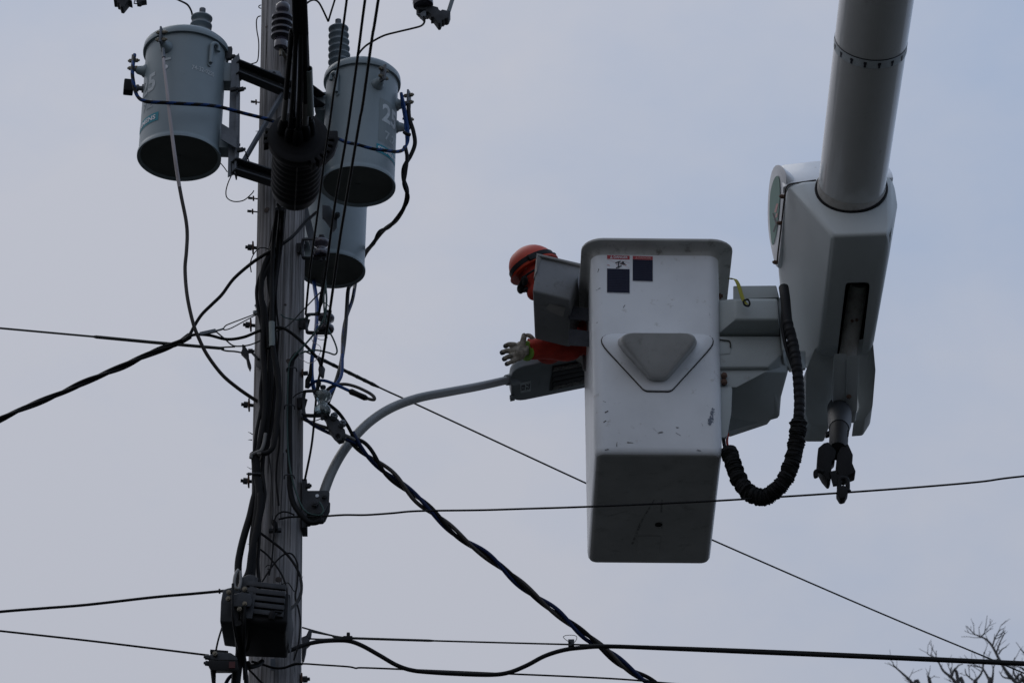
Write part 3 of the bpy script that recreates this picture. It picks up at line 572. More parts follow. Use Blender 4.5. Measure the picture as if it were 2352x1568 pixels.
part('bracket', 'galv_dark', c2, MB().prism([q2(*p) for p in ((260, 0), (280, 14), (345, 14), (360, 70), (420, 90), (445, 175), (515, 188), (660, 10), (740, 38), (750, 20), (690, -20), (560, -160), (300, -160))], (0, .06, 0)), bevel=.002)
part('lead_clamp', 'galv_dark', c2, MB().prism([q2(*p) for p in ((865, 0), (875, 60), (960, 70), (1010, 35), (1130, 18), (1130, -40), (900, -60))], (0, .04, 0)), bevel=.002)
part('clamp_eye', 'galv_dark', c2, MB().tube([q2(*p) for p in ((880, 40), (815, 25), (805, 98), (880, 104), (900, 70), (960, 104))], .0035, 6))
part('insulator', 'porcelain_dark', c2, MB().lathe([(.02, 0), (.05, .01), (.055, .04), (.03, .06), (.055, .09), (.03, .12)], q2(480, -160), (0, 0, 1), 20))

# ------------------------------------------------------------------ cables running down the pole
def down(label, pts, r_, mat='cable_black', Y=18.82, name='riser_cable', cat='cable', group='cables down the pole face'):
    return wire(name, label, cat, [P(x, y, yy[0] if yy else Y) for x, y, *yy in pts], r_ * (1.28 if mat in ('cable_black', 'black_rubber') else 1), mat, group)
down('fat black riser cable leftmost under the splice case', [(641, 470, 18.5), (637, 500, 18.7), (628, 560), (606.7, 612), (600, 657), (601, 690), (605, 740), (604, 800), (607, 850), (609, 900), (608, 950), (600, 1000), (592, 1040)], .0105, Y=18.79)
down('black riser cable running behind the leftmost one', [(646, 480, 18.5), (641, 530, 18.7), (634, 612), (625, 700), (621, 780), (618, 850), (616, 900), (613, 960), (607, 1020), (602, 1080), (606, 1130), (599, 1180), (590, 1230), (583, 1300)], .0085, Y=18.82)
down('straight black riser cable ending in the grey splice tube', [(636, 480, 18.5), (629, 540, 18.7), (625, 620), (624, 680), (623.5, 742)], .0075, Y=18.76)
down('fat black riser cable bowing right below the grey splice tube', [(626, 792), (632, 830), (638, 870), (641, 915), (637, 960), (633, 1000), (626, 1028), (612, 1040), (600, 1041)], .0100, Y=18.76)
down('thin black riser cable crossing to the left pole edge', [(607, 880), (599, 940), (590, 986), (585, 1025), (583, 1060)], .0065, Y=18.80)
down('black riser cable bowing left near the lowest transformer', [(646, 500, 18.7), (640, 540), (632, 580), (618, 612), (602, 645), (600, 680), (606, 700), (612, 740), (617, 800)], .0085, Y=18.79)
down('black riser cable straight down between the others', [(650, 480, 18.5), (644, 560, 18.78), (630, 640), (618, 720), (612, 800), (612, 880), (611, 960), (604, 1030), (594, 1060)], .0085, Y=18.84)
down('black riser cable hugging the middle of the pole face', [(654, 480, 18.55), (646, 560, 18.8), (634, 650), (630, 720), (632, 790), (634, 840), (630, 900), (622, 980), (612, 1034)], .0070, Y=18.85)
down('black riser cable looping out over the left pole edge', [(642, 520, 18.74), (628, 575), (604, 618), (590, 660), (592, 705), (600, 745), (606, 790), (603, 850), (598, 905), (603, 960), (606, 1000)], .0065, Y=18.80)
down('thin black riser cable wandering down the pole face', [(651, 500, 18.78), (648, 560), (638, 620), (634, 690), (640, 760), (637, 820), (643, 870), (638, 940), (642, 1010), (634, 1090), (640, 1160)], .0038, Y=18.84)
down('black riser cable crossing behind the grey splice tube', [(634, 500, 18.74), (622, 560), (616, 640), (626, 720), (620, 800), (624, 870), (618, 940), (612, 1010), (600, 1060)], .0072, Y=18.82)
tg = thing('splice_tube', 'grey green splice tube hanging among the riser cables', 'splice', P(623, 770, 18.76))
p0, p1 = P(624, 740, 18.76), P(625, 796, 18.76); fr_ = frames([p0, p1])[0]
part('tube', 'sleeve_green', tg, MB().rings([[c + (fr_[1] * math.cos(a_) + fr_[2] * math.sin(a_)) * rr for a_ in (math.pi * j / 8 for j in range(16))] for c, rr in ((p1, .011), (p1, .0145), (p0, .0145), (p0, .0115), (p1, .0112))], cap=False))
# taped boot where they join, and the bundle below
bt = thing('cable_boot', 'black taped boot gathering the riser cables on the pole', 'cable boot', P(588, 1080, 18.8))
part('boot', 'black_soft', bt, MB().tube(spline(PP([(582, 1040, 18.79), (586, 1050, 18.79), (588, 1075, 18.79), (588, 1095, 18.79), (589, 1104, 18.79)]), 4), .0205, 12))
part('shiny_top', 'cable_grey', bt, MB().tube(spline(PP([(576, 1052, 18.77), (578, 1044, 18.77), (588, 1039, 18.77), (600, 1033, 18.77), (606, 1018, 18.77), (610, 995, 18.77)]), 4), .0085, 8))
part('shiny_top', 'cable_grey', bt, MB().tube(spline(PP([(590, 1042, 18.765), (606, 1040, 18.765), (618, 1034, 18.765), (626, 1020, 18.765)]), 4), .0075, 8))
part('hose_clamp', 'galv_dark', bt, MB().tube(PP([(576, 1088, 18.78), (588, 1087, 18.765), (600, 1088, 18.78)]), .006, 8).bolt(P(576, 1088, 18.78), (-1, 0, 0), .008, .02))
down('black cable straight below the taped boot along the left pole edge', [(586, 1098), (588, 1125), (582, 1150), (574, 1185), (562, 1225), (552, 1265), (547, 1300), (549, 1345), (556, 1375)], .0135, Y=18.77)
down('dark grey cable below the boot with a square cut top', [(599, 1132), (597, 1170), (588, 1220), (578, 1268), (572, 1310), (560, 1335), (550, 1350)], .0125, mat='black_rubber', Y=18.73)
down('black cable from the boot to the amplifier case', [(592, 1100), (595, 1130), (590, 1180), (582, 1230), (580, 1270), (578, 1315), (575, 1345)], .0145, Y=18.75)
down('black cable curving right of the boot', [(601, 1085), (606, 1115), (608, 1135), (604, 1165), (597, 1200), (594, 1260), (592, 1300), (597, 1350)], .0068, Y=18.78)
down('green ground wire beside the dark conduit', [(686, 806), (672, 822), (664, 838), (661, 880), (660, 940), (660, 986), (662, 1040), (668, 1085), (680, 1130), (700, 1172), (730, 1183), (742, 1176), (741, 1165), (733, 1152)], .0042, mat='green', Y=18.8)
down('dark conduit stapled down the right side of the pole', [(682, 812), (671, 828), (667, 860), (665, 930), (665, 1000), (666, 1080), (666, 1120), (674, 1155), (690, 1180), (708, 1198), (722, 1200), (732, 1196), (733, 1185)], .0105, mat='black_rubber', Y=18.82)
for px, py in ((670, 848), (665, 934), (664, 1094)):
    p = P(px, py, 18.80); tag(MB().tube(smooth_path([p + V((-.024, .02, 0)), p + V((-.02, -.012, 0)), p + V((.0, -.018, 0)), p + V((.02, -.012, 0)), p + V((.024, .02, 0))], 3), .0032, 6).build('conduit_staple', 'galv_dark'), {848: 'top staple over the dark conduit', 934: 'middle staple over the dark conduit', 1094: 'bottom staple over the dark conduit'}[py], 'staple', 'conduit staples')
for k, (lab, qs, r_) in enumerate((
    ('thin black wire loop off the upper left pole edge', [(600, 12), (595, 14), (595, 18), (600, 20)], .0025),
    ('thin black wire hanging beside the upper left pole edge', [(599, 37), (592, 40), (589, 50), (590, 70), (594, 95), (594, 122), (591, 141), (582, 146), (573, 148)], .003),
    ('thin black wire hanging in a loop under the lower mount arm', [(533, 400), (524, 420), (519, 440), (522, 455), (538, 463), (560, 460), (578, 445), (583, 438)], .0028),
    ('thin black wire hooked over the lower hanger plate', [(550, 346), (556, 342), (563, 348), (570, 365), (576, 380), (588, 385)], .0028),
    ('short black wire from the left transformer bottom rim', [(505, 373), (515, 385), (522, 395)], .0025),
    ('thin black wire looped at the bolt left of the pole', [(577, 625), (575, 605), (582, 585), (594, 571), (606, 569), (618, 573)], .0028),
    ('thin dark wire down the pole face to the lamp wire knot', [(617, 1040), (622, 1080), (626, 1130), (627, 1180), (624, 1200), (631, 1210)], .0022),
    ('second thin dark wire down the pole face', [(651, 1040), (649, 1090), (646, 1150), (645, 1190)], .0022),
    ('thin black wire bent over the top of the pole knot', [(630, 1195), (636, 1182), (648, 1175), (662, 1176), (676, 1182)], .0042),
    ('thin black wire dropping from the pole knot', [(630, 1200), (628, 1240), (624, 1290), (618, 1320)], .0042),
    ('black wire slanting over the pole above the amplifier', [(596, 1222), (625, 1243), (655, 1268), (678, 1298), (690, 1325), (693, 1350), (688, 1375), (672, 1393), (655, 1402)], .0062),
    ('thinner black wire slanting over the pole above the amplifier', [(594, 1258), (615, 1275), (635, 1300), (650, 1325), (658, 1352), (661, 1390), (655, 1440)], .0045),
    ('thin black wire arching over the right pole face', [(602, 1335), (625, 1300), (645, 1278), (660, 1270), (672, 1273), (682, 1290), (684, 1310), (682, 1345), (678, 1370), (686, 1400), (690, 1430), (685, 1480), (675, 1515)], .0042),
    ('thin wire ring tied on the pole above the amplifier', [(610, 1302), (615, 1297), (622, 1299), (622, 1305), (614, 1306)], .002),
    ('thin wire fan stapled on the pole above the amplifier', [(640, 1345), (650, 1340), (662, 1338), (668, 1346), (676, 1358)], .0025),
    ('thin black wire draped below the amplifier across the pole', [(578, 1518), (600, 1524), (630, 1533), (655, 1532), (676, 1524), (695, 1524)], .006),
    ('black wire curling below the amplifier toward the frame bottom', [(565, 1530), (585, 1550), (600, 1566), (612, 1572)], .005),
    ('faint thin wire arc across the amplifier underside', [(560, 1450), (575, 1472), (600, 1481), (630, 1474), (650, 1452)], .0018),
    ('thin black wire hanging left of the amplifier', [(510, 1440), (501, 1470), (495, 1498)], .0045))):
    wire('loose_wire', lab, 'wire', PP([(x, y, 18.80 if y > 1000 and k not in (17,) else 18.72) for x, y in qs]) if k != 17 else PP([(x, y, 18.38 + (y - 1424) / 250) for x, y in qs]), r_, 'cable_black')
knob('wire_knot', 'dark knotted wire clamp on the pole face at the lamp wire', PP([(628, 1194, 18.84), (631, 1202, 18.83), (634, 1215, 18.83), (630, 1222, 18.84)]), [.006, .013, .010, .004], 'black_soft', 'wire knot')
tag(MB().box(P(632, 1218, 18.85), V((.03, 0, .002)), V((0, .012, 0)), V((0, 0, .008))).build('wire_bracket', 'galv_dark', bevel=.003), 'small dark bracket under the wire knot on the pole', 'bracket')

# ------------------------------------------------------------------ lines leaving to the left
def twisted(name, label, pts, r_, hr, pitch, mats, cat='service cable', group=None, fade=None, n=14):
    sp = spline(pts, n); fr = frames(sp); T = thing(name, label, cat, sp[0], group); L_ = [0]
    for i in range(1, len(sp)): L_.append(L_[-1] + (sp[i] - sp[i - 1]).length)
    ns = len(mats)
    for k, m_ in enumerate(mats):
        q_ = []
        for i, p in enumerate(sp):
            a_ = 2 * math.pi * (L_[i] / pitch + k / ns) + .5 * math.sin(L_[i] * 2.3 + k); h_ = hr * (1 + .35 * math.sin(L_[i] * 3.1 + k * 1.7)) * (fade(L_[i]) if fade else 1)
            q_.append(p + (fr[i][1] * math.cos(a_) + fr[i][2] * math.sin(a_)) * h_)
        part('strand', m_, T, MB().tube(q_, r_, 7))
    return T
twisted('service_cable', 'twisted black service cable leaving the pole to the left edge', PP([(437, 771, 18.8), (401, 791, 18.8), (346, 811, 18.8), (273, 844.6, 18.8), (208, 873, 18.8), (140, 902, 18.8), (70, 931, 18.8), (0, 963, 18.8), (-90, 1005, 18.8), (-400, 1150, 18.8)]), .0085, .0078, .46, ['cable_black', 'cable_black', 'cable_black'])
wire('service_lead', 'black lead rising from the left service cable to the transformers', 'cable', PP([(425, 780, 18.79), (436, 768, 18.79), (448, 745.6, 18.79), (463.6, 722, 18.79), (487, 698.7, 18.79), (510, 676, 18.79), (537, 640, 18.79), (576, 606, 18.8), (607, 585, 18.78), (640, 566, 18.78), (674, 541, 18.82), (701, 511, 18.95), (726, 488, 19.1)]), .0085, 'cable_black')
wire('service_lead', 'black lead crossing the pole from the left service cable to the right', 'cable', PP([(420, 783, 18.78), (436, 772, 18.78), (453, 768, 18.78), (482, 770, 18.78), (521, 779, 18.78), (560, 774, 18.78), (599, 758.6, 18.79), (635, 752, 18.79), (656, 756, 18.79), (687, 779, 18.8), (718, 810, 18.82), (733, 828, 18.83), (738, 845, 18.84)]), .0078, 'cable_black')
wc = thing('wedge_clamp', 'grey wedge clamp gripping the left service cable', 'clamp', P(478, 763, 18.77))
part('wedge', 'galv', wc, MB().bar(P(459, 767, 18.77), P(496, 759, 18.77), .012, .018), bevel=.003)
part('tail', 'galv', wc, MB().tube(PP([(494, 760, 18.77), (506, 757, 18.77), (515, 754, 18.77)]), .005, 6))
part('bail_wire', 'strand', wc, MB().tube(smooth_path(PP([(597, 717, 18.80), (560, 731, 18.79), (531, 742, 18.78), (518, 748, 18.77), (513, 756, 18.77), (520, 757, 18.77), (534, 752, 18.78), (560, 738, 18.79), (590, 722, 18.80)]), 4), .0030, 6))
wire('bond_wire', 'thin grey wire from the wedge clamp back to the pole', 'wire', PP([(497, 762, 18.77), (515, 777, 18.78), (531, 791, 18.79), (545, 795, 18.79), (573, 792, 18.8), (601, 781, 18.82)]), .0038, 'strand')
gs = thing('steel_strand', 'thin steel strand running to the left edge with wrapped grip', 'strand', P(515, 800, 18.8))
part('strand', 'strand', gs, MB().tube(PP([(-300, 726, 18.8), (0, 753.4, 18.8), (219, 773.2, 18.8), (515, 800, 18.8)]), .0052, 7))
part('grip', 'strand', gs, MB().tube(PP([(214, 772.8, 18.8), (221, 773.6, 18.8), (350, 786, 18.8), (505, 799.5, 18.8)]), [.0052, .0085, .0082, .008], 8))
part('loop', 'strand', gs, MB().tube(smooth_path(PP([(500, 798, 18.8), (517, 805, 18.8), (540, 807, 18.8), (557, 810, 18.8)])), .0042, 6).tube(PP([(500, 798, 18.8), (540, 796, 18.8)]), .004, 6))
hk = thing('guy_hook', 'curved dark steel guy hook on the left edge of the pole', 'guy hook', P(572, 820, 18.88))
part('hook', 'galv_dark', hk, MB().prism(PP([(556, 790), (561, 791), (571, 806), (572, 822), (577, 838), (574, 848), (568, 836), (565, 820), (553, 808), (556, 802)], 18.86), (0, .03, 0)), bevel=.003)
part('hook_bolt', 'galv_dark', hk, MB().bolt(P(570, 806, 18.87), (1, 0, 0), .012, .03))
pl_ = thing('pole_bracket', 'small dark square bracket on the pole face left of cables', 'bracket', pole_at(592, 832))
part('plate', 'galv_dark', pl_, MB().prism([p + V((0, -.02, 0)) for p in (pole_at(586, 822), pole_at(603, 830), pole_at(601, 850), pole_at(588, 842))], (0, .02, 0)), bevel=.002)
part('pin', 'galv_dark', pl_, MB().tube([pole_at(594, 830) + V((0, -.02, 0)), pole_at(584, 825) + V((-.01, -.05, .01))], .007, 8))
wire('comm_line', 'black line from the left edge to the top of the amplifier', 'line', PP([(-200, 1423, 18.55), (0, 1404, 18.55), (100, 1396, 18.55), (200, 1388, 18.55), (350, 1371, 18.55), (440, 1363, 18.55), (516, 1356, 18.55)]), .0068, 'cable_black')
knob('line_clip', 'small black clip on the line beside the amplifier', PP([(504, 1352, 18.55), (504.5, 1362, 18.55)]), .0045, 'black_rubber', 'clip')
wire('comm_line', 'lowest black line from the left edge to the cable tap', 'line', PP([(-200, 1426, 18.6), (0, 1448, 18.6), (200, 1470, 18.6), (350, 1488, 18.6), (480, 1504, 18.6)]), .0050, 'cable_black')

# ------------------------------------------------------------------ lines leaving to the right
twisted('service_cable', 'twisted grey, black and blue service cable sloping down to the right', PP([(806, 1000, 19.0), (825, 1020, 19.0), (850, 1046, 19.02), (882, 1078, 19.05), (930, 1117, 19.08), (985, 1168, 19.1), (1045, 1224, 19.15), (1115, 1272, 19.2), (1172, 1320, 19.25), (1240, 1376, 19.3), (1305, 1428, 19.35), (1385, 1487, 19.4), (1440, 1533, 19.45), (1500, 1570, 19.5), (1600, 1630, 19.6), (1900, 1800, 19.9)]), .0100, .0120, .42, ['cable_brown', 'cable_black', 'blue_dark'], fade=lambda l: 1.0 + .9 * math.exp(-l * 5), n=10)
wire('service_lead', 'black lead curving from the glass insulator into the sloping service cable', 'cable', PP([(742, 918, 18.9), (756, 929, 18.9), (778, 948, 18.92), (797.7, 976, 18.95), (812, 1003, 18.98), (828, 1026, 19.0)]), .0088, 'cable_black')
wire('service_lead', 'blue lead sagging from the pole into the sloping service cable', 'cable', PP([(696, 950, 18.95), (703, 962, 18.93), (720, 976, 18.92), (745, 989, 18.92), (770, 1000, 18.94), (800, 1011, 18.97), (825, 1022, 19.0)]), .0080, 'blue_dark')
wire('service_lead', 'grey lead from the pole into the dead end clamp', 'cable', PP([(694, 960, 18.96), (710, 968, 18.93), (730, 976, 18.92), (752, 983, 18.92), (790, 998, 18.95), (815, 1010, 18.98)]), .0085, 'cable_grey')
dc = thing('dead_end_clamp', 'dark metal dead end clamp above the sloping service cable', 'clamp', P(772, 980, 18.88))
part('clamp_body', 'galv_dark', dc, MB().prism(PP([(746, 955), (752, 960), (768, 957), (778, 962), (785, 978), (792, 985), (794, 996), (789, 1006), (778, 1009), (768, 999), (756, 985)], 18.87), (0, .05, 0)), bevel=.006)
part('yoke', 'galv_dark', dc, MB().bar(P(745, 940, 18.88), P(762, 968, 18.88), .012, .012).bar(P(742, 952, 18.9), P(766, 985, 18.9), .014, .02))
part('keeper_bolt', 'galv', dc, MB().bolt(P(766, 960, 18.87), (.3, -1, .5), .018, .03).bolt(P(785, 977, 18.87), (.3, -1, .5), .018, .03))
part('eye', 'galv_dark', dc, MB().tube([P(776 + 8 * math.cos(a_), 1003 + 8 * math.sin(a_), 18.86) for a_ in (math.pi * j / 6 for j in range(13))], .006, 6))
gr = thing('guy_strand', 'thin steel strand sloping behind the bucket to the lower right', 'strand', P(716, 814, 19.1))
gp = PP([(700, 806, 19.06), (718, 815, 19.1), (870, 889, 19.39), (975, 937, 19.58), (1352, 1112, 20.3), (1635, 1239, 20.85), (2010, 1402, 21.7), (2250, 1502, 22.35), (2352, 1545, 22.65), (2700, 1690, 23.8)])
part('strand', 'strand', gr, MB().tube(spline(gp, 5), .0045, 7))
part('grip', 'strand', gr, MB().tube([p for p in spline(gp[1:3], 12)], [.0085 if i < 12 else .0055 for i in range(13)], 8))
for t in (.2, .33, .45, .57, .69, .80, .91):
    p = gp[1].lerp(gp[2], t); d = (gp[2] - gp[1]).normalized(); part('grip_wrap', 'strand', gr, MB().tube([p - d * .012, p + d * .012], [.0098, .0086], 8))
wire('comm_line', 'black line from the lamp bracket passing under the bucket to the right edge', 'line', PP([(640, 1192, 18.86), (665, 1187, 18.86), (700, 1186, 18.84), (735, 1185.5, 18.84), (790, 1182, 18.84), (840, 1182, 18.84), (900, 1178, 18.84), (960, 1173, 18.84), (1100, 1171, 18.83), (1200, 1168, 18.82), (1352, 1163, 18.84), (1600, 1152, 18.86), (1800, 1140, 18.88), (1935, 1131, 18.89), (2100, 1119, 18.9), (2250, 1106, 18.9), (2352, 1093, 18.9), (2700, 1060, 18.9)]), .0050, 'cable_black')
cs = thing('lashed_cable', 'fat black cable dipping under its strand toward the right edge', 'cable', P(700, 1480, 18.9))
part('cable', 'cable_black', cs, MB().tube(spline(PP([(640, 1500, 18.83), (668, 1492, 18.83), (700, 1480, 18.86), (730, 1473, 18.88), (765, 1470, 18.9), (800, 1471, 18.9), (830, 1481, 18.9), (870, 1503, 18.9), (910, 1526, 18.9), (945, 1538, 18.9), (990, 1543, 18.9), (1060, 1547, 18.9), (1130, 1548.5, 18.9), (1170, 1543, 18.9), (1210, 1527, 18.9), (1250, 1506, 18.9), (1290, 1493, 18.9), (1330, 1487, 18.9), (1400, 1483.5, 18.9), (1550, 1489, 18.9), (1750, 1497.5, 18.9), (2000, 1508, 18.9), (2200, 1517, 18.9), (2352, 1524, 18.9), (2700, 1540, 18.9)]), 7), .0102, 10))
part('strand', 'strand', cs, MB().tube(spline(PP([(716, 1450, 18.9), (760, 1458, 18.9), (790, 1464, 18.9), (995, 1470.5, 18.9), (1310, 1479, 18.9), (1420, 1481, 18.895), (1800, 1494, 18.895), (2352, 1519, 18.895), (2700, 1535, 18.9)]), 6), .0042, 7))
part('strand_grip', 'strand', cs, MB().tube(PP([(806, 1464.6, 18.9), (900, 1467.6, 18.9), (985, 1470.2, 18.9), (1000, 1470.7, 18.9)]), [.0062, .0062, .0062, .004], 8))
part('grip_leg', 'strand', cs, MB().tube(smooth_path(PP([(694, 1440, 18.92), (730, 1450, 18.91), (770, 1460, 18.9), (800, 1464, 18.9)])), .0040, 7).tube(smooth_path(PP([(712, 1466, 18.92), (740, 1467, 18.91), (765, 1466, 18.9), (795, 1464, 18.9)])), .004, 7))
part('lashing_clamp', 'black_plastic', cs, MB().box(P(799, 1467, 18.9), (.022, 0, 0), (0, .014, 0), (0, 0, .012)).box(P(800, 1458, 18.9), (.008, 0, 0), (0, .01, 0), (0, 0, .012)), bevel=.004)
part('lashing_clamp', 'galv_dark', cs, MB().box(P(1312, 1477, 18.9), (.014, 0, 0), (0, .012, 0), (0, 0, .017)).bolt(P(1308, 1474, 18.89), (0, -1, 0), .007, .012).bolt(P(1316, 1480, 18.89), (0, -1, 0), .007, .012), bevel=.003)
part('lashing_tail', 'strand', cs, MB().tube(smooth_path(PP([(1310, 1475, 18.9), (1297, 1466, 18.9), (1294, 1461, 18.9), (1302, 1458, 18.9), (1318, 1458, 18.9), (1325, 1462, 18.9), (1322, 1471, 18.9), (1316, 1476, 18.9)])), .0016, 5))
gh = thing('guy_hook', 'dark steel guy hook on the right pole edge by the fat cable', 'guy hook', P(700, 1480, 18.92))
part('hook', 'galv_dark', gh, MB().prism(PP([(693, 1462), (703, 1458), (710, 1443), (716, 1445), (714, 1458), (708, 1466), (713, 1474), (704, 1482), (702, 1496), (698, 1512), (693, 1515)], 18.9), (0, .035, 0)), bevel=.003)
wire('comm_line', 'thin black line leaving the pole foot below the fat cable', 'line', PP([(660, 1531, 18.84), (690, 1523.5, 18.86), (740, 1526, 18.93), (800, 1530, 18.95), (818, 1533.5, 18.95), (835, 1532.5, 18.95), (950, 1537, 18.95), (1100, 1543.5, 18.96), (1400, 1557, 18.98), (1560, 1570, 19.0), (1900, 1596, 19.0)]), .0042, 'cable_black')

# ------------------------------------------------------------------ amplifier case and tap at the bottom
am = thing('amplifier_case', 'dark finned cable amplifier case strapped to the pole', 'amplifier', P(588, 1424, 18.55))
yF, yB = 18.38, 18.74
part('case', 'black_plastic', am, MB().hull([P(556, 1346, yF + .02), P(664, 1362, yF + .02), P(550, 1424, yF), P(660, 1428, yF), P(655, 1455, yF + .05)] + [V((p.x, yB, p.z)) for p in (P(556, 1346, yF), P(664, 1362, yF), P(550, 1424, yF), P(652, 1428, yF))]), bevel=.012)
part('hinge_cover', 'galv_dark', am, MB().hull([P(x, y, yF - .005 + (0 if 1350 < y < 1420 else .02)) for x, y in ((512, 1352), (535, 1346), (552, 1350), (506, 1420), (550, 1428), (505, 1428), (507, 1380))] + [V((P(x, y, yF).x, yF + .27, P(x, y, yF).z)) for x, y in ((514, 1356), (552, 1350), (508, 1420), (550, 1425))]), bevel=.018, bseg=3)
for k in range(5):
    a, b = P(567 - k * 1.2, 1340 + k * 15.5, yF - .004), P(657 - k * 1.5, 1350 + k * 15.6, yF - .004)
    part('cooling_fin', 'galv_dark', am, MB().bar(a, b, .02, .024, up=(0, 0, 1)), bevel=.003)
part('top_neck', 'galv_dark', am, MB().hull(PP([(553, 1326), (572, 1318), (585, 1320), (588, 1332), (580, 1360), (552, 1362)], yF + .02) + PP([(553, 1330), (588, 1332), (552, 1362), (586, 1360)], yF + .14)), bevel=.006)
part('neck_rib', 'galv_dark', am, MB().bar(P(582, 1322, yF), P(568, 1420, yF - .02), .02, .012, up=(0, 1, 0)).bar(P(588, 1326, yF), P(574, 1420, yF - .02), .02, .008, up=(0, 1, 0)))
part('port_block', 'galv_dark', am, MB().hull(PP([(536, 1364), (558, 1358), (576, 1364), (580, 1380), (576, 1392), (536, 1392)], yF - .05) + PP([(536, 1364), (578, 1364), (578, 1392), (536, 1392)], yF + .02)), bevel=.006)
for px, py in ((527, 1361), (526, 1376), (564, 1354), (564, 1388), (552, 1400)):
    part('port_screw', 'brass', am, MB().bolt(P(px, py, yF - .04), (-.3, -1, -.1), .012, .02))
part('connector', 'black_rubber', am, MB().tube(PP([(627, 1404, yF - .03), (624, 1414, yF - .03), (623, 1422, yF - .03)]), [.012, .016, .012], 10))
part('drip_loop', 'cable_black', am, MB().tube(smooth_path(PP([(627, 1405, yF - .03), (634, 1404, yF - .03), (650, 1406, yF), (663, 1402, yF + .1), (680, 1385, 18.6), (692, 1355, 18.7), (690, 1325, 18.76)])), .0062, 8))
part('side_shell', 'black_plastic', am, MB().hull([P(x, y, yF + .05) for x, y in ((655, 1360), (667, 1364), (665, 1385), (655, 1430))] + [V((P(x, y, yF).x, yB - .02, P(x, y, yF).z)) for x, y in ((655, 1360), (668, 1364), (660, 1430))]), bevel=.008)
part('looped_jumper', 'cable_grey', am, MB().tube(smooth_path(PP([(547, 1308, 18.4), (541, 1318, 18.38), (538, 1335, 18.36), (540, 1348, 18.35), (546, 1352, 18.35), (551, 1345, 18.36), (553, 1330, 18.38), (552, 1312, 18.4)])), .0072, 8))
tp = thing('cable_tap', 'grey cast cable tap below and left of the amplifier', 'cable tap', P(510, 1515, 18.5))
part('tap_body', 'galv_dark', tp, MB().hull(PP([(480, 1503), (500, 1496), (530, 1498), (545, 1510), (545, 1516), (478, 1514)], 18.42) + PP([(484, 1505), (545, 1508), (545, 1530), (482, 1530)], 18.56)), bevel=.006)
part('tap_lower', 'black_plastic', tp, MB().hull(PP([(479, 1515), (546, 1517), (548, 1536), (540, 1539), (484, 1538), (479, 1530)], 18.40) + PP([(482, 1518), (545, 1520), (540, 1545), (486, 1545)], 18.56)), bevel=.005)
part('top_plate', 'black_plastic', tp, MB().bar(P(483, 1496, 18.44), P(524, 1499, 18.44), .03, .01))
for px, py in ((476, 1509), (476, 1523), (491, 1503)):
    part('tap_screw', 'brass' if px == 491 else 'galv_dark', tp, MB().bolt(P(px + 4, py, 18.42), (-1 if px == 476 else -.1, -.3 if px == 476 else -1, 0), .012, .024))
part('red_mark', 'dark_red', tp, MB().box(P(533, 1527, 18.4) + V((0, -.004, 0)), (.014, 0, 0), (0, .002, 0), (0, 0, .016)))
part('lower_fitting', 'black_rubber', tp, MB().tube(PP([(490, 1537, 18.46), (490, 1546, 18.46), (491, 1568, 18.46), (492, 1600, 18.46)]), [.014, .012, .009, .009], 10))
down('black cable dropping from the amplifier to the frame bottom', [(574, 1440, 18.45), (570, 1480, 18.55), (560, 1500, 18.6), (563, 1530, 18.6), (566, 1575, 18.6), (568, 1640, 18.6)], .0085)
down('black cable bundle left of the frame bottom', [(545, 1430, 18.36), (552, 1490, 18.5), (546, 1530, 18.55), (541, 1575, 18.55), (540, 1640, 18.55)], .017)
down('thin black cable in front of the amplifier', [(535, 1340, 18.32), (534, 1400, 18.30), (540, 1450, 18.36), (552, 1500, 18.5), (562, 1540, 18.55), (568, 1580, 18.55)], .0048)
down('dark blue cable at the frame bottom under the tap', [(545, 1545, 18.6), (530, 1552, 18.6), (520, 1566, 18.6), (512, 1590, 18.6)], .009, mat='blue_dark')
down('straight thin black cable before the amplifier', [(562, 1390, 18.33), (561, 1440, 18.36), (560, 1500, 18.5), (562, 1560, 18.58)], .0060)
down('fat black cable looping under the amplifier', [(568, 1520, 18.62), (574, 1530, 18.62), (592, 1526, 18.66), (602, 1518, 18.72)], .0095)
part('strap', 'galv', am, MB().bar(P(627, 1512, 18.86), P(627, 1538, 18.86), .006, .022, up=(1, 0, 0)))

# ------------------------------------------------------------------ street lamp
la = thing('street_lamp', 'grey street lamp on a curved arm, head behind the bucket', 'street lamp', P(705, 1160, 18.95))
armp = spline(PP([(736, 1158, 18.98), (742, 1136, 18.98), (759, 1090, 19.0), (782, 1046, 19.04), (810, 1008, 19.09), (850, 968, 19.17), (900, 936, 19.27), (960, 914, 19.4), (1030, 900, 19.62), (1100, 887, 19.86), (1172, 871, 20.06), (1200, 865, 20.09)]), 7)
part('arm', 'arm_grey', la, MB().tube(armp, [.0245 - .0035 * i / len(armp) for i in range(len(armp))], 18))
pb = part('pole_plate', 'galv_dark', la, MB().prism(PP([(693, 1099), (705, 1099), (705, 1211), (693, 1211)], 18.93), (0, .09, 0)), bevel=.002)
part('plate_bolt', 'galv_dark', pb, MB().bolt(P(704, 1116, 18.93), (1, -.3, 0), .014, .024).bolt(P(704, 1203, 18.93), (1, -.3, 0), .014, .024))
br = MB(); outer = PP([(704, 1126), (753, 1126), (757, 1131), (756, 1150), (746, 1172), (740, 1178), (704, 1180)], 18.93)
br.prism(outer, (0, .008, 0)); br.prism([p + V((0, .10, 0)) for p in outer], (0, .008, 0)); br.prism(PP([(704, 1126), (753, 1126), (753, 1129), (704, 1129)], 18.94), (0, .095, 0)); br.prism(PP([(704, 1176), (742, 1174), (741, 1179), (704, 1181)], 18.94), (0, .095, 0))
bk = part('bracket', 'galv_dark', la, br, bevel=.002)
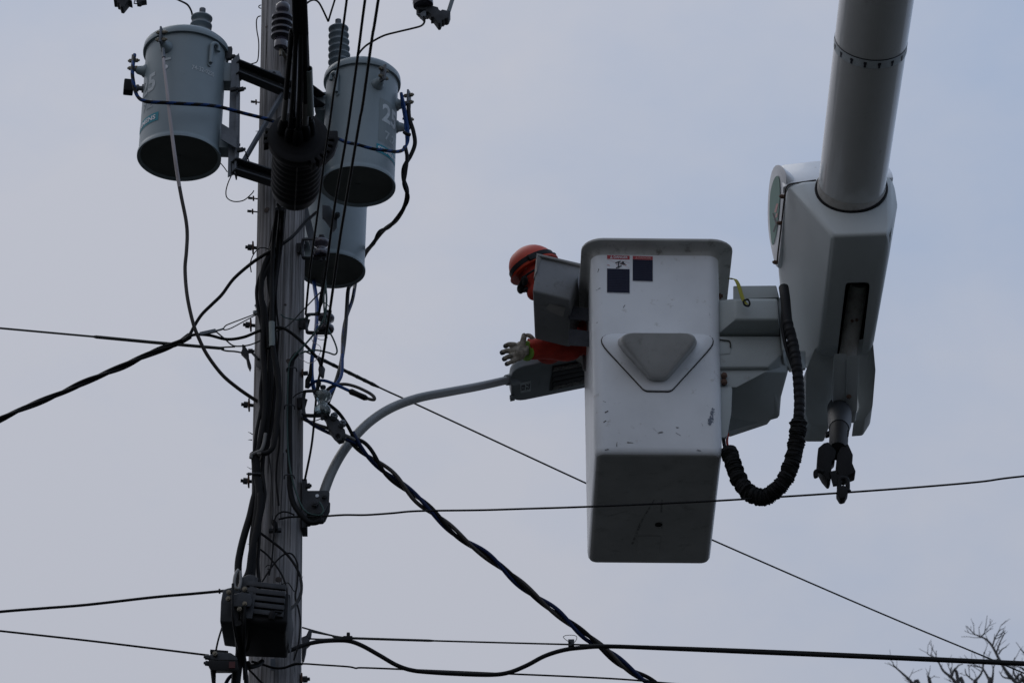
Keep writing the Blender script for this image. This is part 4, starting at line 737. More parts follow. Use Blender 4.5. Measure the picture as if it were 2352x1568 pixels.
part('bracket_bolt', 'galv_dark', bk, MB().bolt(P(745, 1140, 18.92), (0, -1, 0), .014, .02).bolt(P(724, 1157, 18.92), (0, -1, 0), .018, .02))
part('hole_sky_disc', 'sticker_white', bk, MB().lathe([(.0085, 0), (.0085, .002)], P(728.5, 1138, 18.928), (0, -1, 0), 14))  # white disc painted in for the bright sky showing through the hole
# head
ax_ = V((1, 0, .235)).normalized(); upn = V((-.235, 0, 1)).normalized(); sd = V((0, 1, 0)); H0 = P(1174, 891, 20.1) + V((0, 0, .012))
def lamp_sec(s, Lh=.66):
    e = .075; k = math.sqrt(max(0, 1 - (1 - min(1, s / e)) ** 2)) if s < e else 1
    w_ = .165 * (.55 + .45 * k) * (1 if s < .45 else 1 - .25 * (s - .45) / .2); h_ = .105 * (.30 + .70 * min(1, (s / .13) ** .6)); return w_, h_
rings_ = []
for s in [0, .006, .015, .03, .05, .075, .11, .16, .25, .35, .45, .55, .62, .66]:
    w_, h_ = lamp_sec(s); c = H0 + ax_ * s; ring = []
    for j in range(20):
        a_ = math.pi * j / 19; ring.append(c + sd * (w_ * math.copysign(abs(math.cos(a_)) ** .45, math.cos(a_))) + upn * (.012 + h_ * math.sin(a_) ** .6))
    rings_.append(ring)
hd = part('head_shell', 'lamp_grey', la, MB().rings(rings_), smooth=30)
pl = []
for s in [0, .006, .015, .03, .05, .075, .2, .4, .62]: pl.append((s, lamp_sec(s)[0] + .004))
poly = [H0 + ax_ * s - sd * w_ for s, w_ in pl] + [H0 + ax_ * s + sd * w_ for s, w_ in pl[::-1]]
dr = part('bottom_door', 'lamp_grey', la, MB().prism(poly, upn * .016), bevel=.003, bang=50)
part('led_panel', 'lamp_dark', dr, MB().prism([H0 + ax_ * s + sd * y - upn * .001 for s, y in ((.215, -.118), (.60, -.105), (.60, .105), (.20, .118))], upn * -.005))
for y0, y1, m_ in ((-.112, -.075, 'lamp_lens'), (-.068, -.030, 'lamp_dark'), (-.022, .018, 'lamp_dark'), (.03, .062, 'lamp_dark'), (.072, .110, 'lamp_lens')):
    part('lens_strip', m_, dr, MB().prism([H0 + ax_ * s + sd * y - upn * .006 for s, y in ((.222, y0), (.59, y0 * .93), (.59, y1 * .93), (.212, y1))], upn * -.006), bevel=.002)
tg_ = MB(); tc_ = H0 + ax_ * .075 + sd * .035 - upn * .0015
tg_.box(tc_, ax_ * .027, sd * .052, upn * .001)
put_text(tg_, '72', lambda u, v: tc_ + ax_ * (v + .012) - sd * -u * 1 - upn * .0016, .020, .06, .03, 1)
put_text(tg_, 'EI', lambda u, v: tc_ + ax_ * (v - .013) - sd * -u * 1 - upn * .0016, .018, .05, .03, 1)
part('number_tag', ['print_faint', 'sticker_ink'], dr, tg_)
part('door_catch', 'lamp_grey', dr, MB().box(H0 + ax_ * .004 + sd * .11 - upn * .006, ax_ * .012, sd * .018, upn * .009).bar(H0 + ax_ * .15 - upn * .001, H0 + ax_ * .15 + sd * .05 - upn * .001, .002, .002), bevel=.003)
part('arm_collar', 'lamp_grey', hd, MB().tube([armp[-9], armp[-4], H0 + ax_ * .05 + upn * .05], [.028, .036, .04], 16))

# ================================================================== aerial lift: bucket, bracket, boom
def plane_hit(px, py, o_, n_):
    d = ray(px, py); return CAM + d * ((o_ - CAM).dot(n_) / d.dot(n_))
def bool_diff(a, b):
    obs = []
    for q_ in (a, b):
        me = bpy.data.meshes.new('tmp'); bm = bmesh.new(); vv = [bm.verts.new(v) for v in q_.v]
        for f in q_.f:
            try: bm.faces.new([vv[i] for i in f])
            except ValueError: pass
        bmesh.ops.recalc_face_normals(bm, faces=bm.faces); bm.to_mesh(me); bm.free()
        ob = bpy.data.objects.new('tmp', me); C.objects.link(ob); obs.append(ob)
    m = obs[0].modifiers.new('b', 'BOOLEAN'); m.object = obs[1]; m.operation = 'DIFFERENCE'; m.solver = 'EXACT'
    r_ = bpy.data.meshes.new_from_object(obs[0].evaluated_get(bpy.context.evaluated_depsgraph_get()))
    q_ = MB().add([v.co.copy() for v in r_.vertices], [list(p.vertices) for p in r_.polygons])
    for ob in obs: me = ob.data; bpy.data.objects.remove(ob); bpy.data.meshes.remove(me)
    bpy.data.meshes.remove(r_); return q_
def beveled(mb, w_, seg=3, ang=20):
    bm = bmesh.new(); vv = [bm.verts.new(v) for v in mb.v]
    for f in mb.f: bm.faces.new([vv[i] for i in f])
    bmesh.ops.recalc_face_normals(bm, faces=bm.faces)
    bmesh.ops.bevel(bm, geom=[e for e in bm.edges if e.calc_face_angle(0) > R(ang)], offset=w_, segments=seg, affect='EDGES', profile=.5, clamp_overlap=True)
    bm.verts.index_update(); q_ = MB().add([v.co.copy() for v in bm.verts], [[v.index for v in f.verts] for f in bm.faces]); bm.free(); return q_

BO = P(1362, 1040, 18.9); BW = (P(1664, 1040, 18.9) - BO).x; BH = P(1500, 560, 18.9).z - BO.z; BD = 1.12
YAW = R(1.0); bxv = V((math.cos(YAW), math.sin(YAW), 0)); byv = V((-math.sin(YAW), math.cos(YAW), 0)); bzv = V((0, 0, 1))
def BK(x, y, z): return BO + bxv * x + byv * y + bzv * z
lift = thing('aerial_lift', 'white bucket lift with its boom coming from overhead', 'aerial lift', BK(BW / 2, BD / 2, 0))
def rrect(x0, x1, y0, y1, r_, z, n=6):
    o_ = []
    for cx, cy, a0 in ((x1 - r_, y0 + r_, -90), (x1 - r_, y1 - r_, 0), (x0 + r_, y1 - r_, 90), (x0 + r_, y0 + r_, 180)):
        for k in range(n + 1): a_ = R(a0 + 90 * k / n); o_.append(BK(cx + r_ * math.cos(a_), cy + r_ * math.sin(a_), z))
    return o_
CR = .058
def ring_at(off, z, r_=CR): return rrect(-off, BW + off, -off, BD + off, max(.008, r_ + off), z)
DR = lambda z: -.008 * (1 - z / BH)
outer_ = [ring_at(DR(0) - .030, .0), ring_at(DR(0) - .012, .005), ring_at(DR(0) - .003, .018), ring_at(DR(.04), .04)] + [ring_at(DR(z), z) for z in (BH * .3, BH * .6, BH - .06)]
inner_ = [ring_at(-.03, BH - .01), ring_at(-.035, BH * .5), ring_at(-.045, .05), ring_at(-.08, .035)]
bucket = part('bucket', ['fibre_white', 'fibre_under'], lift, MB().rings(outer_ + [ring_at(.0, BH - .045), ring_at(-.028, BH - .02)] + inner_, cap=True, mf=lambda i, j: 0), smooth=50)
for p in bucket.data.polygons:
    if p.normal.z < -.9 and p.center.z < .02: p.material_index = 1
def rim_at(off, z): k = max(0, off) / .06; return rrect(-off * .75, BW + off * 1.15, -off, BD + off, max(.008, CR + off * .8), z)
part('bucket_rim', 'rim_grey', bucket, MB().rings([rim_at(-.002, BH - .068), rim_at(.003, BH - .050), rim_at(.011, BH - .036), rim_at(.028, BH - .025), rim_at(.050, BH - .020), rim_at(.060, BH - .015), rim_at(.061, BH - .006), rim_at(.056, BH), rim_at(-.026, BH), rim_at(-.032, BH - .02), rim_at(-.030, BH - .05)], cap=False), smooth=40)
FN = -byv; FO = BK(0, 0, 0)
def face_pt(px, py, off=0.):
    """a point on the bucket's front face, bent round its corner, lifted off by off"""
    p = plane_hit(px, py, FO, FN); q_ = p - BO; x = q_.dot(bxv); z = q_.z; y = -DR(z) ; r_ = CR; dy = 0
    xr = BW + DR(z)
    if x > xr - r_: dx = min(x - (xr - r_), r_ * .98); dy = r_ - math.sqrt(r_ * r_ - dx * dx)
    if x < r_ - DR(z): dx = min((r_ - DR(z)) - x, r_ * .98); dy = r_ - math.sqrt(r_ * r_ - dx * dx)
    return BK(x, y + dy - off, z)
# footstep moulding
def smooth_poly(pts, n=5):
    m = len(pts); o_ = []
    for i in range(m):
        a, b, c, d = (V((*pts[(i + k) % m], 0)) for k in (-1, 0, 1, 2))
        for k in range(n):
            t = k / n; o_.append(.5 * (2 * b + (c - a) * t + (2 * a - 5 * b + 4 * c - d) * t * t + (3 * b - a - 3 * c + d) * t ** 3))
    return [(v.x, v.y) for v in o_]
def round_poly(corners, n=6):
    """corners: (x, y, r) in picture units -> polygon with rounded corners"""
    o_ = []; m = len(corners)
    for i in range(m):
        p = V(corners[i][:2]); a = V(corners[i - 1][:2]); b = V(corners[(i + 1) % m][:2]); r_ = corners[i][2]
        u, v = (a - p).normalized(), (b - p).normalized(); h_ = math.acos(max(-1, min(1, u.dot(v)))) / 2; d = min(r_ / math.tan(h_), (a - p).length * .48, (b - p).length * .48)
        s_, e_ = p + u * d, p + v * d
        for k in range(n + 1): t = k / n; o_.append(tuple(s_ * (1 - t) ** 2 + p * 2 * t * (1 - t) + e_ * t * t))
    return o_
plate = round_poly([(1359, 767, 24), (1660, 768.5, 24), (1541, 898.5, 20), (1481, 897.5, 20)], 7)
cx, cy = 1509, 815
def shr(poly, k, cy_=cy, dx=0, dy=0): return [(cx + (x - cx) * k + dx, cy_ + (y - cy_) * k + dy) for x, y in poly]
st = part('step_moulding', 'fibre_white', bucket, MB().rings([[face_pt(x, y, -.004) for x, y in plate], [face_pt(x, y, .010) for x, y in shr(plate, .992)], [face_pt(x, y, .012) for x, y in shr(plate, .97)]]), smooth=40)
part('step_joint', 'gap_dirt', st, MB().tube([face_pt(x, y, .002) for x, y in plate] + [face_pt(*plate[0], .002)], .0035, 6))
sc0 = round_poly([(1398, 771, 22), (1620, 772, 22), (1530, 878, 24), (1492, 877, 24)], 7)
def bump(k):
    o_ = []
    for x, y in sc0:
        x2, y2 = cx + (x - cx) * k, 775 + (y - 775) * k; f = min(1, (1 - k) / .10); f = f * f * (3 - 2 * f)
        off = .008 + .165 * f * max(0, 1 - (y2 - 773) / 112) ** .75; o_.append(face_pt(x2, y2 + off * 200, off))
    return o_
part('step_scoop', 'step_worn_shaded', st, MB().rings([bump(k) for k in (1, .985, .97, .95, .93, .91, .88, .8, .65, .45, .25, .08)]), smooth=70)
# warning stickers
def sticker(x0, y0, x1, y1, pict):
    mb = MB(); f = lambda u, v, o_: face_pt(x0 + (x1 - x0) * u, y0 + (y1 - y0) * v + 1.6 * (u - .5), o_)
    def quad(u0, v0, u1, v1, o_, m): mb.add([f(u0, v0, o_), f(u0, v1, o_), f(u1, v1, o_), f(u1, v0, o_)], [(0, 1, 2, 3)], m)
    vs_ = round_poly([(0, 0, .05), (0, 1, .05), (1, 1, .05), (1, 0, .05)], 3)
    mb.prism([f(u, v, .0008) for u, v in vs_], FN * .0012, 0)
    hb = .115 if pict else .15
    quad(.015, .012, .985, hb, .0026, 1)
    quad(.015, (.36 if pict else hb) + .004, .985, .99, .0026, 2)
    h0 = (P(x0, y1, 18.9) - P(x0, y0, 18.9)).length
    k = h0 * hb; tc0 = .60
    w_ = abs((P(x1, y0, 18.9) - P(x0, y0, 18.9)).x)
    put_text(mb, 'DANGER', lambda u, v: f(tc0 + u / w_, hb * .52 - v / h0, .0036), k * .55, w_ * .60, .02, 3 if pict else 5)
    a_ = .20; mb.add([f(a_ - .055, hb * .82, .0036), f(a_ + .055, hb * .82, .0036), f(a_, hb * .2, .0036)], [(0, 1, 2)], 3 if pict else 6)
    mb.add([f(a_ - .012, hb * .45, .0044), f(a_ + .012, hb * .45, .0044), f(a_ + .005, hb * .75, .0044), f(a_ - .005, hb * .75, .0044)], [(0, 1, 2, 3)], 1)
    if pict:
        def ln(u0, v0, u1, v1, t, m=4, o_=.0036):
            a, b = V((u0, v0 * 1.62)), V((u1, v1 * 1.62)); n_ = V((-(b - a).y, (b - a).x)).normalized() * t / 2
            mb.add([f(p.x, p.y / 1.62, o_) for p in (a - n_, b - n_, b + n_, a + n_)], [(0, 1, 2, 3)], m)
        ln(.52, .17, .50, .345, .055); ln(.37, .215, .60, .165, .045); ln(.40, .345, .64, .285, .05); ln(.58, .235, .74, .19, .06); ln(.70, .17, .70, .235, .09); ln(.62, .24, .80, .235, .05)
        ln(.02, .13, .40, .20, .008, 5); ln(.62, .16, .98, .20, .008, 5); ln(.55, .20, .98, .345, .008, 5); ln(.02, .27, .13, .285, .03, 5)
        for u in (.40, .43, .78, .81): ln(u, .26, u + .04, .25, .015, 1)
    n_ = 13 if pict else 10; v0 = .40 if pict else .20
    for i in range(n_):
        v = v0 + (.96 - v0) * i / n_
        if pict and i == 5: put_text(mb, 'OBJET', lambda u, vv_: f(.5 + u / w_, v + .018 - vv_ / h0, .0036), h0 * .03, w_ * .34, .0, 7); continue
        quad(.08, v, .08 + random.uniform(.55, .84), v + .010 if pict else v + .014, .0034, 7)
    part('danger_sticker', ['sticker_white', 'sticker_red', 'sticker_navy', 'sticker_white', 'sticker_ink', 'logo_pink', 'logo_pink', 'sticker_line'], bucket, mb, smooth=0)
sticker(1393.5, 586, 1447, 673, True); sticker(1452.5, 588, 1500, 646, False)
# scrapes in the gel coat
sm = MB()
for (x, y, w_, h_, s_) in [(1640 + random.uniform(-9, 9), 955 + random.uniform(-18, 18), 0, 0, 0) for _ in range(60)]:
    x += -(y - 955) * .35
    q_ = [(x + random.uniform(2, 5) * math.cos(a_) , y + random.uniform(2, 5.5) * math.sin(a_)) for a_ in (0, 1.1, 2.0, 3.2, 4.3, 5.3)]
    sm.add([face_pt(a, b, .0012 + random.uniform(0, .0008)) for a, b in q_], [tuple(range(6))])
part('scrape', 'scuff', bucket, sm, smooth=0)
scr = MB()
for x0, y0, x1, y1 in ((1372, 622, 1376, 616), (1370, 664, 1378, 661), (1375, 903, 1380, 897), (1386, 918, 1392, 922), (1373, 980, 1380, 975), (1385, 968, 1391, 965), (1390, 945, 1397, 941), (1416, 1012, 1417, 1022), (1440, 1013, 1454, 1014), (1500, 980, 1512, 992), (1512, 992, 1522, 990), (1552, 980, 1560, 979), (1552, 992, 1562, 998), (1610, 968, 1614, 975), (1624, 928, 1627, 934), (1370, 850, 1374, 846), (1376, 1008, 1378, 1000), (1432, 705, 1434, 700), (1368, 740, 1372, 737), (1628, 718, 1631, 722), (1480, 772, 1484, 765), (1390, 1030, 1398, 1029), (1600, 1030, 1609, 1032)):
    for _ in range(2):
        j = lambda: random.uniform(-1.5, 1.5); a, b = (x0 + j(), y0 + j()), (x1 + j(), y1 + j())
        scr.add([face_pt(a[0], a[1], .0012), face_pt(b[0], b[1], .0012), face_pt(b[0] + .9, b[1] + .9, .0012), face_pt(a[0] + .5, a[1] + .9, .0012)], [(0, 1, 2, 3)])
part('scratches', 'cable_brown', bucket, scr, smooth=0)
part('rim_fitting', 'rust', bucket, MB().bolt(BK(BW + .002, .25, BH - .14), (1, -.2, 0), .016, .03))
part('drain_plate', 'fibre_under', bucket, MB().box(BK(BW * .5 - .01, BD * .80, -.002), bxv * .055, byv * .085, bzv * .003), bevel=.002)
part('drain_plug', 'black_rubber', bucket, MB().lathe([(.018, 0), (.018, .006)], BK(BW * .55, BD * .62, .001), (0, 0, -1), 14))
for u0, v0, u1, v1, wd in ((.36, .80, .42, .58, .008), (.42, .58, .50, .40, .006), (.56, .40, .565, .52, .006), (.57, .60, .572, .66, .014), (.30, .30, .62, .27, .004), (.15, .55, .30, .50, .004)):
    part('scuff_mark', 'scuff_under', bucket, MB().add([BK(BW * u0 - wd, BD * v0, -.0012), BK(BW * u0 + wd * .4, BD * v0, -.0012), BK(BW * u1 + wd * .4, BD * v1, -.0012), BK(BW * u1 - wd, BD * v1, -.0012)], [(0, 1, 2, 3)]))
# side pads behind the tool tray
for y0, y1 in ((738, 768), (794, 852)):
    part('side_pad', 'tray_grey', bucket, MB().hull(PP([(1338, y0), (1362, y0 + 2), (1338, y1 - 4), (1345, y1), (1362, y1 + 2)], 19.74) + PP([(1338, y0), (1362, y0 + 2), (1340, y1), (1362, y1 + 2)], 19.80)), bevel=.006)

# bracket cover between bucket and elbow
bc = part('bracket_cover', 'cover_grey', lift, MB().hull(PP([(1688, 689), (1786, 688), (1688, 734), (1789, 734)], 18.86) + PP([(1646, 769), (1792, 768), (1646, 690)], 18.97) + [P(x, y, 19.55) for x, y in ((1648, 850), (1795, 850), (1685, 840), (1788, 840))] + PP([(1690, 686), (1785, 685)], 18.88)), bevel=.012)
part('cover_top', 'cover_grey', bc, MB().hull(PP([(1684, 656), (1783, 655), (1790, 683), (1684, 687)], 18.90) + PP([(1684, 700), (1787, 698), (1684, 705), (1787, 703)], 19.10)), bevel=.008)
part('cover_post', 'cover_grey', bc, MB().hull(PP([(1786, 681), (1797, 684), (1802, 696), (1803, 800), (1797, 812), (1789, 700)], 18.93) + PP([(1788, 720), (1803, 722), (1806, 850), (1795, 850)], 19.12)), bevel=.008)
part('cover_neck', 'cover_grey', bc, MB().hull(PP([(1684, 670), (1700, 670), (1684, 690), (1700, 690)], 18.92) + PP([(1684, 700), (1700, 700), (1684, 690), (1700, 690)], 19.05)))
part('cover_neck', 'cover_grey', bc, MB().hull(PP([(1772, 670), (1786, 669), (1772, 690), (1786, 690)], 18.92) + PP([(1772, 700), (1786, 700)], 19.05)))
part('middle_panel', 'cover_grey', bc, MB().hull(PP([(1646, 771), (1792, 771), (1796, 815), (1764, 843), (1646, 844)], 18.965) + PP([(1646, 850), (1800, 840), (1646, 1000), (1790, 960)], 19.45)), bevel=.010)
lb_ = part('lower_panel', 'cover_grey', bc, MB().hull(PP([(1646, 848), (1750, 850), (1758, 854), (1692, 889), (1646, 889)], 18.985) + [P(*q_) for q_ in ((1678, 1003, 19.55), (1742, 979, 19.50), (1762, 975, 19.48), (1784, 948, 19.40), (1806, 855, 19.10), (1812, 846, 19.12), (1800, 812, 19.02), (1648, 1003, 19.55), (1810, 850, 19.5), (1675, 900, 19.62))]), bevel=.006)
part('edge_plate', 'cover_grey', bc, MB().prism(PP([(1646, 888), (1680, 888), (1682, 893), (1680, 945), (1670, 1000), (1664, 1004), (1646, 1004)], 18.975), (0, .03, 0)), bevel=.004)
part('access_lid', 'cover_grey', bc, MB().prism(PP(round_poly([(1646, 778, 1), (1677, 779, 6), (1678, 812, 6), (1646, 814, 1)], 3), 18.962), (0, .01, 0)), bevel=.002)
part('lid_seam', 'gap_dirt', bc, MB().tube(smooth_path(PP([(1646, 778), (1662, 781), (1672, 782), (1677, 786), (1678, 798)], 18.957), 4), .003, 6))
for px, py in ((1663, 864), (1663, 879)): part('cover_bolt', 'rust', bc, MB().bolt(P(px, py, 18.975), (0, -1, -.1), .016, .022))
part('rear_link', 'cover_grey', bc, MB().hull(PP([(1795, 800), (1830, 805), (1812, 848), (1850, 846)], 19.1) + PP([(1795, 800), (1850, 805), (1812, 855), (1850, 850)], 19.3)), bevel=.006)

# elbow housing
EY = 18.55
_A, _B, _D, _F = P(1806, 424, 18.70), P(1911, 541, EY), P(1786, 606, 19.22), P(2046, 536, EY - .01)
def on_plane(a, b, c, px, py): return plane_hit(px, py, a, (b - a).cross(c - a).normalized())
_C = on_plane(_A, _B, _D, 1882, 800); _G = on_plane(_A, _B, _D, 1850, 800); _E = on_plane(_A, _B, _D, 1822, 730)
_H = on_plane(_B, _F, _C, 2006, 790)
EB = (_C.y + _H.y) / 2
hpts = [_A, P(1846, 417, 18.66), P(2046, 402, 18.68), P(2056, 432, 18.72), P(2062, 468, 18.72), _F, _B, P(2042, 590, 18.74), _D, _E, _G, _C, _H]
hpts += [V((p.x + dx, max(19.6, EB + .1), p.z)) for p, dx in ((P(1815, 424, 18.9), .02), (P(2046, 420, 18.9), -.03), (P(2030, 600, 18.9), 0), (P(1995, 700, 18.9), 0), (P(1850, 700, 19.0), 0), (P(1805, 560, 18.9), .02))]
hm = beveled(MB().hull(hpts), .026, 5, 9)
slot = MB().prism([P(x, y, 18.3) for x, y in round_poly([(1942, 646, 10), (2000, 645, 10), (1977, 845, 1), (1917, 845, 1)], 3)], P(1960, 740, 19.47) - P(1960, 740, 18.3))
elbow = part('elbow_housing', 'fibre_grey', lift, bool_diff(hm, slot), smooth=40)
part('slot_lining', 'black_plastic', elbow, MB().add(PP([(1930, 640, 19.44), (2008, 640, 19.44), (1992, 838, 19.46), (1900, 838, 19.46)]), [(0, 1, 2, 3)]))
cyl_a, cyl_b = P(1972, 655, 19.06), P(1942, 850, 19.40)
part('lift_cylinder', 'boom_sleeve', elbow, MB().tube([cyl_a, cyl_a.lerp(cyl_b, .1), cyl_b], [.040, .046, .044], 20))
for px, py in ((1957, 737), (1968, 735)): part('cylinder_bolt', 'rust', elbow, MB().lathe([(.008, 0), (.008, .006)], P(px, py, 19.15), (0, -1, -.4), 10))
# upper cover behind the boom, side slab with the oval emblem
part('upper_cover', 'fibre_white', elbow, MB().hull([P(*q_) for q_ in ((1790, 383, 18.86), (1800, 378, 18.84), (1880, 369, 18.84), (2040, 380, 18.84), (2050, 398, 18.76), (2052, 410, 18.72), (1872, 414, 18.69), (1812, 424, 18.70), (1798, 430, 18.72))] + [V((p.x, 19.42, p.z - .02)) for p in PP([(1800, 380), (2040, 380), (2046, 410), (1806, 426)], 18.84)]), bevel=.016)
def slab_px(x, y, k=0.): return P(x, y, 18.72 + (1806 - x) / 42 * .26 + (y - 430) / 176 * .34 + k)
so = smooth_poly([(1804, 395), (1790, 379), (1776, 386), (1767, 420), (1763, 480), (1765, 530), (1772, 572), (1781, 608), (1788, 602), (1797, 520), (1805, 432)], 4)
part('side_slab', 'fibre_white', elbow, MB().prism([slab_px(x, y) for x, y in so], (.045, .06, 0)), bevel=.007, bang=50)
dv = V((-1, -.17, 0)).normalized()
ov = [slab_px(x, y) + dv * .003 for x, y in smooth_poly([(1791, 410), (1785, 405), (1778, 416), (1771, 445), (1769, 490), (1771, 530), (1775, 562), (1781, 552), (1788, 510), (1793, 450)], 4)]
part('emblem_oval', 'logo_green', elbow, MB().prism(ov, dv * .0012), smooth=0)
em = MB()
def stroke(a, b, w_, m): em.add([slab_px(a[0] - w_, a[1]) + dv * .0055, slab_px(a[0] + w_, a[1]) + dv * .0055, slab_px(b[0] + w_, b[1]) + dv * .0055, slab_px(b[0] - w_, b[1]) + dv * .0055], [(0, 1, 2, 3)], m)
stroke((1778, 490), (1785, 512), 1.6, 0); stroke((1785, 506), (1785, 520), 1.6, 0); stroke((1784, 518), (1779, 533), 1.6, 0); stroke((1777, 504), (1786, 506), 1.4, 0)
stroke((1788, 468), (1783, 488), 2.4, 1); stroke((1787, 490), (1785, 500), 2.0, 1)
part('emblem_mark', ['sticker_ink', 'logo_pink'], elbow, em, smooth=0)
part('cover_seam', 'gap_dirt', elbow, MB().tube(smooth_path(PP([(1874, 414, 18.675), (1846, 418, 18.675), (1816, 423, 18.69), (1808, 428, 18.70), (1804, 438, 18.70), (1799, 480, 18.80), (1792, 540, 18.96), (1787, 580, 19.08), (1785, 606, 19.14)]), 5), .0040, 6))
for px, py, Yb in ((1798, 452, 18.72), (1792, 513, 18.88), (1782, 603, 19.12)): part('cover_bolt', 'rust', elbow, MB().bolt(P(px + 2, py, Yb), (-1, -.3, 0), .011, .022))
# lower guards and jib socket, their faces turned down
def guard(poly, y0, Y0, k): return [P(x, y, Y0 + max(0, y - y0) * k) for x, y in poly]
part('lower_guard', 'fibre_grey', elbow, MB().prism(guard(round_poly([(1852, 848, 2), (1884, 772, 3), (1922, 778, 3), (1921, 915, 30), (1906, 977, 8), (1858, 977, 14), (1850, 945, 8)], 4), 790, 19.27, .0026), (-.02, .16, 0)), bevel=.014)
part('lower_guard', 'fibre_grey', elbow, MB().prism(guard(round_poly([(1958, 785, 3), (2004, 772, 3), (2011, 850, 30), (2004, 935, 30), (1986, 963, 10), (1960, 965, 2), (1974, 935, 20), (1958, 830, 3)], 4), 790, 19.27, .0026), (0, .16, 0)), bevel=.014)
part('jib_socket', 'fibre_grey', elbow, MB().prism(guard(round_poly([(1916, 812, 3), (1944, 812, 3), (1942, 948, 3), (1912, 948, 3)], 3), 812, 19.26, .0024), (0, .10, 0)), bevel=.010)
part('jib_socket', 'fibre_grey', elbow, MB().prism(guard(round_poly([(1945, 817, 3), (1974, 815, 3), (1968, 948, 8), (1943, 948, 3)], 3), 812, 19.245, .0024), (0, .10, 0)), bevel=.008)
part('socket_bolt', 'rust', elbow, MB().bolt(P(1949.5, 911, 19.48), (0, -1, 0), .013, .012))

# boom tube
B0 = P(1953, 452, 18.68)
d0 = ray(2013, 0); tY = 17.62; B1 = P(2013, 0, tY); bax = (B1 - B0).normalized(); BL = (B1 - B0).length
boom = part('boom', 'boom_white', lift, MB().lathe([(.14, -.25), (.158, -.2), (.1615, .0), (.1745, BL), (.19, BL + 2.2)], B0, bax, 72))
def ring_on(h_, dr_): rr = .1615 + (.1745 - .1615) * h_ / BL + dr_; return rr
part('end_sleeve', 'boom_sleeve', boom, MB().lathe([(ring_on(-.2, .001), -.2), (ring_on(-.1, .003), -.1), (ring_on(.06, .003), .075), (ring_on(.07, .001), .077)], B0, bax, 72, cap=False))
_fp, _fn = _B, (_F - _B).cross(P(1846, 417, 18.66) - _B).normalized(); gk = []
for k in range(49):
    a_ = 2 * math.pi * k / 48; o_ = B0 + (bax.orthogonal().normalized() * math.cos(a_) + bax.cross(bax.orthogonal().normalized()) * math.sin(a_)) * (.1615 + .008)
    gk.append(o_ + bax * ((_fp - o_).dot(_fn) / bax.dot(_fn)))
part('collar_gasket', 'black_rubber', boom, MB().tube(gk, .0075, 8))
hb_ = BL * .80
part('band_line', 'sticker_ink', boom, MB().lathe([(ring_on(hb_, .0012), hb_), (ring_on(hb_, .0016), hb_ + .006)], B0, bax, 96, cap=False))
part('band', 'print_pale', boom, MB().lathe([(ring_on(hb_, .0008), hb_ - .045), (ring_on(hb_, .0008), hb_)], B0, bax, 96, cap=False))
u_ = bax.orthogonal().normalized(); v_ = bax.cross(u_)
for k in range(16):
    a_ = 2 * math.pi * (k + .35) / 16; rr = ring_on(hb_, .0022); mb = MB()
    f_ = lambda da, dh: B0 + bax * (hb_ - .012 + dh) + (u_ * math.cos(a_ + da) + v_ * math.sin(a_ + da)) * rr
    mb.add([f_(*q_) for q_ in ((-.045, 0), (.045, 0), (.045, -.014), (.03, -.014), (.03, -.030), (-.03, -.030), (-.03, -.014), (-.045, -.014))], [tuple(range(8))])
    part('arrow_mark', 'sticker_ink', boom, mb, smooth=0)

# hydraulic hose loop
hs = spline(PP([(1800, 660, 18.86), (1804, 690, 18.83), (1809, 740, 18.80), (1822, 791, 18.78), (1831, 847, 18.76), (1836, 918, 18.76), (1834, 965, 18.76), (1830, 1010, 18.78), (1818, 1065, 18.80), (1798, 1108, 18.82), (1770, 1135, 18.86), (1748, 1142, 18.88), (1722, 1132, 18.90), (1700, 1106, 18.92), (1686, 1072, 18.94), (1676, 1040, 18.96)]), 10)
hose = thing('x', 'x', 'x', hs[0]); bpy.data.objects.remove(hose)
cut = 62
hh = part('hose_wrap', 'black_plastic', lift, MB().tube(hs[:cut + 1], .0245, 14))
acc = 0; nxt = .05
for i in range(18, cut):
    acc += (hs[i] - hs[i - 1]).length
    if acc > nxt:
        nxt += .036; t_ = (hs[i + 1] - hs[i]).normalized(); part('wrap_turn', 'black_rubber', hh, MB().tube([hs[i] + t_ * -.012, hs[i] + t_ * -.010, hs[i] + t_ * .010, hs[i] + t_ * .012], [.0240, .0266, .0262, .0240], 14))
slv = hs[cut - 2:]; dense = []
for i in range(len(slv) - 1):
    for k in range(3): dense.append(slv[i].lerp(slv[i + 1], k / 3))
dense.append(slv[-1]); rr_ = []; ph = 0
for i in range(len(dense)):
    ph += random.uniform(.25, .95); rr_.append(.0385 * (1 + .055 * math.sin(ph * .7) + random.uniform(-.06, .06)) * (.85 if i < 3 else 1))
sl_ = MB().tube(dense, rr_, 18)
for k in range(0, len(sl_.v), 18):
    dx = V((random.uniform(-1, 1), random.uniform(-1, 1), random.uniform(-1, 1))) * .0032
    for v in sl_.v[k:k + 18]: v += dx + V((random.uniform(-1, 1), random.uniform(-1, 1), random.uniform(-1, 1))) * .0022
part('hose_sleeve', 'black_soft', lift, sl_)
part('sleeve_end', 'black_soft', lift, MB().tube(PP([(1677, 1046, 18.96), (1674, 1034, 18.97), (1673, 1030, 18.97)]), [.0385, .0395, .034], 14))
part('hydraulic_line', 'orange_cloth', lift, MB().tube(smooth_path(PP([(1676, 1040, 18.97), (1670, 1015, 19.1), (1672, 996, 19.2)])), .006, 8))
part('hydraulic_line', 'black_rubber', lift, MB().tube(smooth_path(PP([(1668, 1040, 18.97), (1663, 1018, 19.0), (1661, 998, 19.0)])), .009, 8))
part('hydraulic_line', 'black_rubber', lift, MB().tube(smooth_path(PP([(1801, 690, 18.82), (1797, 740, 18.82), (1804, 790, 18.80), (1822, 845, 18.80)])), .010, 8))
